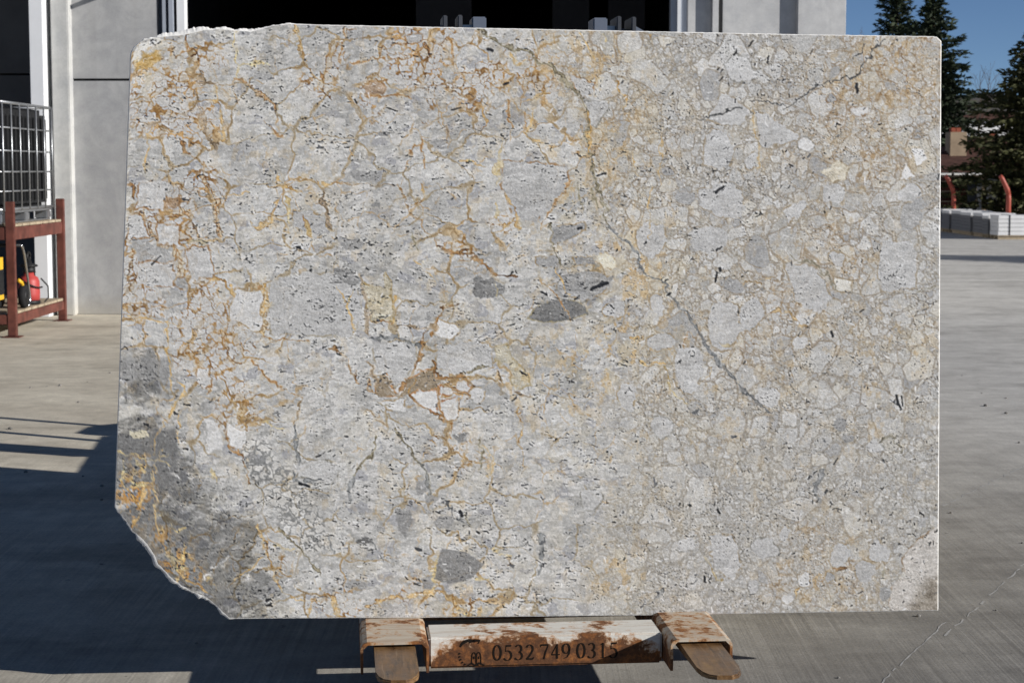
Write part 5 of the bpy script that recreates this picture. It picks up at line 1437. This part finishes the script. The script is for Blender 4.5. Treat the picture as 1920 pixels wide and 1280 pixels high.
def house():
    x0, d = float(at(1700, 330, 57)[0]), 57.0
    root = empty('low_house', (x0, d, 0))
    tag(root, 'low house with brown tiled roof and a beige chimney behind the fence', 'house')
    W_, D_ = 8.2, 7.0
    ze = 1.62
    box('wall', 0, W_, 0, D_, 0, ze, M['plaster'], root, .01)
    for (xa, xb) in ((.9, 1.55), (2.6, 3.2)):
        w = box('window', xa, xb, -.03, -.004, .75, 1.4, M['house_white'], root, .004)
        box('pane', xa + .06, xb - .06, -.036, -.031, .81, 1.34, M['pane'], w)
    # hipped roof laid in overlapping tile courses
    bm = bmesh.new()
    n = 20
    zr, ov = 2.75, .45
    for k in range(n):
        f0, f1_ = k / n, (k + 1) / n
        for side in range(4):
            def ring(f, dz):
                ix = (W_ + 2 * ov) * .40 * f; iy = (D_ + 2 * ov) * .5 * f
                z = ze + .02 + (zr - ze) * f + dz
                return [(-ov + ix, -ov + iy, z), (W_ + ov - ix, -ov + iy, z), (W_ + ov - ix, D_ + ov - iy, z), (-ov + ix, D_ + ov - iy, z)]
            A, B = ring(f0, .05), ring(f1_ + .01, .01)
            C = ring(f0, 0.0)
            i, j = side, (side + 1) % 4
            va = [bm.verts.new(p) for p in (A[i], A[j], B[j], B[i])]
            bm.faces.new(va)
            vb = [bm.verts.new(p) for p in (C[i], C[j])]
            bm.faces.new((vb[0], vb[1], va[1], va[0]))
    rf = from_bm('roof', bm, M['tile_red'], root)
    box('eaves_board', -ov + .05, W_ + ov - .05, -ov + .03, -ov + .06, ze - .06, ze + .015, M['house_white'], rf)
    # chimney
    cx = float(at(1792, 300, 58.6)[0]) - x0
    ch = box('chimney', cx - .27, cx + .27, 1.3, 1.95, 1.7, 2.92, M['plaster'], rf, .015)
    for q in range(2):
        box('cap_brick', cx - .20 + q * .16, cx - .05 + q * .16, 1.45, 1.75, 2.922, 3.06, M['brick_red'], ch, .006)
    cx2 = float(at(1851, 260, 61)[0]) - x0
    ch2 = box('chimney', cx2 - .16, cx2 + .16, 3.6, 3.95, 2.4, 2.95, M['brick_red'], rf, .01)
house()

def slat_screen():
    x0 = float(at(1758, 360, 53)[0]); x1 = float(at(1815, 360, 53)[0]); d = 53.0
    root = empty('slatted_screen', (x0, d, 0))
    tag(root, 'dark garden screen of thin pale horizontal slats beside the low house', 'screen')
    L = x1 - x0
    for k in range(9):
        z = .35 + k * .145
        box('slat', 0, L, -.012, .012, z, z + .035, M['timber'], root)
    for q in (0.02, .5, .98):
        box('screen_post', L * q - .03, L * q + .03, .014, .07, 0, 1.62, M['bark'], root)
    box('back_panel', 0, L, .075, .1, .1, 1.55, M['red_steel'], root)
slat_screen()
def gate_post():
    o = empty('gate_post', (float(at(1836, 370, 52)[0]), 52.0, 0))
    tag(o, 'white gate post and grey door between the fence posts', 'gate post')
    box('post', -.06, .06, -.05, .05, 0, 1.36, M['white_steel'], o, .01)
    box('door_leaf', -.33, -.08, -.01, .03, .05, 1.42, M['fl_dark'], o, .01)
    box('wall_pier', .22, .5, -.06, .06, 0, 1.45, M['house_white'], o, .01)
gate_post()

def far_house(px, d, w, h, label, seed):
    x = float(at(px, 250, d)[0])
    o = empty('far_house', (x, d, 0))
    tag(o, label, 'house')
    box('wall', -w / 2, w / 2, 0, 7, 0, h, M['house_white'], o)
    prism('roof', [(-w / 2 - .4, h + .004), (0, h + .55), (w / 2 + .4, h + .004)], -.3, 7.3, M['tile_red'], o)
    for k in range(3):
        for q in range(2):
            xx = -w / 2 + w * (k + .5) / 3; zz = h * (.35 + .38 * q)
            f = box('window', xx - .4, xx + .4, -.06, -.004, zz - .5, zz + .5, M['rim'], o)
            box('pane', xx - .32, xx + .32, -.07, -.061, zz - .42, zz + .42, M['pane'], f)
far_house(1862, 118, 7.5, 4.95, 'white two storey house seen through the conifers above the tiled roof', 1)
far_house(1800, 150, 8, 4.6, 'pale far house hidden behind the tall conifer', 2)

# ------------------------------------------------------------------ conifers
def conifer(name, label, x, y, H, R, seed, mat, dens=1.0, z0=.06, shape=.9, grp=None, droop=.25, ragged=.3, lean=0.0):
    rng = np.random.RandomState(seed)
    root = empty(name, (x, y, 0), rng.uniform(0, 6))
    tag(root, label, 'tree', grp)
    tr = [(lean * (k / 8) ** 1.5, 0, H * k / 8) for k in range(9)]
    tube('trunk', tr, [max(.015, H * .016 * (1 - k / 8.3)) for k in range(9)], M['bark'], root, 8)
    bmb = bmesh.new()
    V, F = [], []
    nb = int(46 * H / 8 * 5.2 * dens)
    for b in range(nb):
        t = z0 + (1 - z0) * (b + rng.uniform()) / nb
        t = min(.995, t)
        z = H * t
        prof = (1 - t) ** shape
        L = R * prof * rng.uniform(1 - ragged * 1.3, 1 + ragged * .6) + .10
        a = b * 2.39996 + rng.uniform(-.5, .5)
        ca, sa = math.cos(a), math.sin(a)
        rise = rng.uniform(-.05, .22) + .5 * t ** 3
        if b % 2 == 0 and L > .4:
            bm_tube(bmb, [(lean * t ** 1.5, 0, z), (ca * L * .5, sa * L * .5, z + rise * L * .4), (ca * L * .95, sa * L * .95, z + rise * L * .5 - droop * L * .25)], [.02 + .01 * (1 - t), .012, .004], 4, False)
        ns = int(max(5, 30 * L / 1.2))
        for k in range(ns):
            s = (k + rng.uniform()) / ns
            s = .12 + .88 * s
            r = L * s
            side = rng.normal(0, .17) * L * (1.15 - .75 * s)
            zz = z + rise * r * .8 - droop * r * s * .7 + rng.normal(0, .04)
            px_, py_ = ca * r - sa * side + lean * t ** 1.5, sa * r + ca * side
            sz = rng.uniform(.09, .2)
            # needle spray: two crossed narrow leaves along the shoot
            d = np.array([ca + rng.normal(0, .55), sa + rng.normal(0, .55), rng.normal(.05, .35)])
            d /= np.linalg.norm(d)
            u = np.cross(d, [rng.normal(0, .4), rng.normal(0, .4), 1.0]); u /= np.linalg.norm(u) + 1e-6
            c = np.array([px_, py_, zz])
            for q in range(2):
                if q: u = np.cross(d, u)
                w = sz * rng.uniform(.16, .3)
                i0 = len(V)
                V.extend([c - d * sz * .6, c + u * w, c + d * sz, c - u * w])
                F.append((i0, i0 + 1, i0 + 2, i0 + 3))
    mesh('foliage', V, F, mat, root)
    from_bm('branches', bmb, M['bark'], root)
    return root
def cx_at(px, d): return float(at(px, 200, d)[0])
CG = 'conifers beyond the fence'
conifer('conifer_tree', 'slender dark spire-shaped conifer with its tip against the blue sky', cx_at(1678, 74), 74, 10.6, 2.4, 3, M['needle'], 1.5, .1, .95, CG, .08, .4)
conifer('conifer_tree', 'broad dark conifer standing against the right edge of the slab', cx_at(1748, 64), 64, 7.9, 3.3, 8, M['needle'], 1.8, .1, .95, CG, .22, .45)
conifer('conifer_tree', 'dark olive conifer spreading in front of the tiled roof', cx_at(1945, 52), 52, 5.7, 3.0, 14, M['needle2'], 2.3, .06, .8, CG, .14, .45)
conifer('conifer_tree', 'low dark conifer between the slab edge and the low house', cx_at(1712, 66), 66, 7.0, 2.4, 21, M['needle'], 1.4, .05, .7, CG, .2, .3)
# trees standing beyond the right of the yard: their shadows stripe the far concrete
conifer('conifer_tree', 'tall conifer at the far right side of the yard', 26.5, 27.5, 9.5, 2.6, 31, M['needle'], .8, .16, .8, CG, .2, .35)
conifer('conifer_tree', 'wide conifer at the far right side of the yard', 33.0, 26.0, 11.0, 3.0, 37, M['needle'], .8, .14, .8, CG, .2, .35)

def bare_tree(px, d, H, seed, label):
    rng = random.Random(seed)
    root = empty('bare_tree', (cx_at(px, d), d, 0))
    tag(root, label, 'tree', 'bare trees')
    bm = bmesh.new()
    def grow(p, dr, L, r, lv):
        q = p + dr * L
        mid = p + dr * L * .5 + Vector((rng.uniform(-1, 1), rng.uniform(-1, 1), 0)) * L * .05
        bm_tube(bm, [p, mid, q], [r, r * .8, r * .62], 5, False)
        if lv == 0: return
        for _ in range(rng.choice((2, 3, 3))):
            nd = (dr + Vector((rng.uniform(-.6, .6), rng.uniform(-.6, .6), rng.uniform(-.1, .4)))).normalized()
            grow(q, nd, L * rng.uniform(.6, .85), r * .58, lv - 1)
    tube('trunk', [(0, 0, 0), (.03, 0, H * .16), (0, .02, H * .3)], [H * .015, H * .012, H * .010], M['twig'], root)
    grow(Vector((0, .02, H * .3)), Vector((.05, 0, 1)).normalized(), H * .25, H * .009, 4)
    from_bm('branches', bm, M['twig'], root)
bare_tree(1832, 80, 6.1, 4, 'bare leafless tree beside the broad dark conifer')
bare_tree(1646, 78, 7.4, 9, 'bare thin tree by the slender spire conifer')
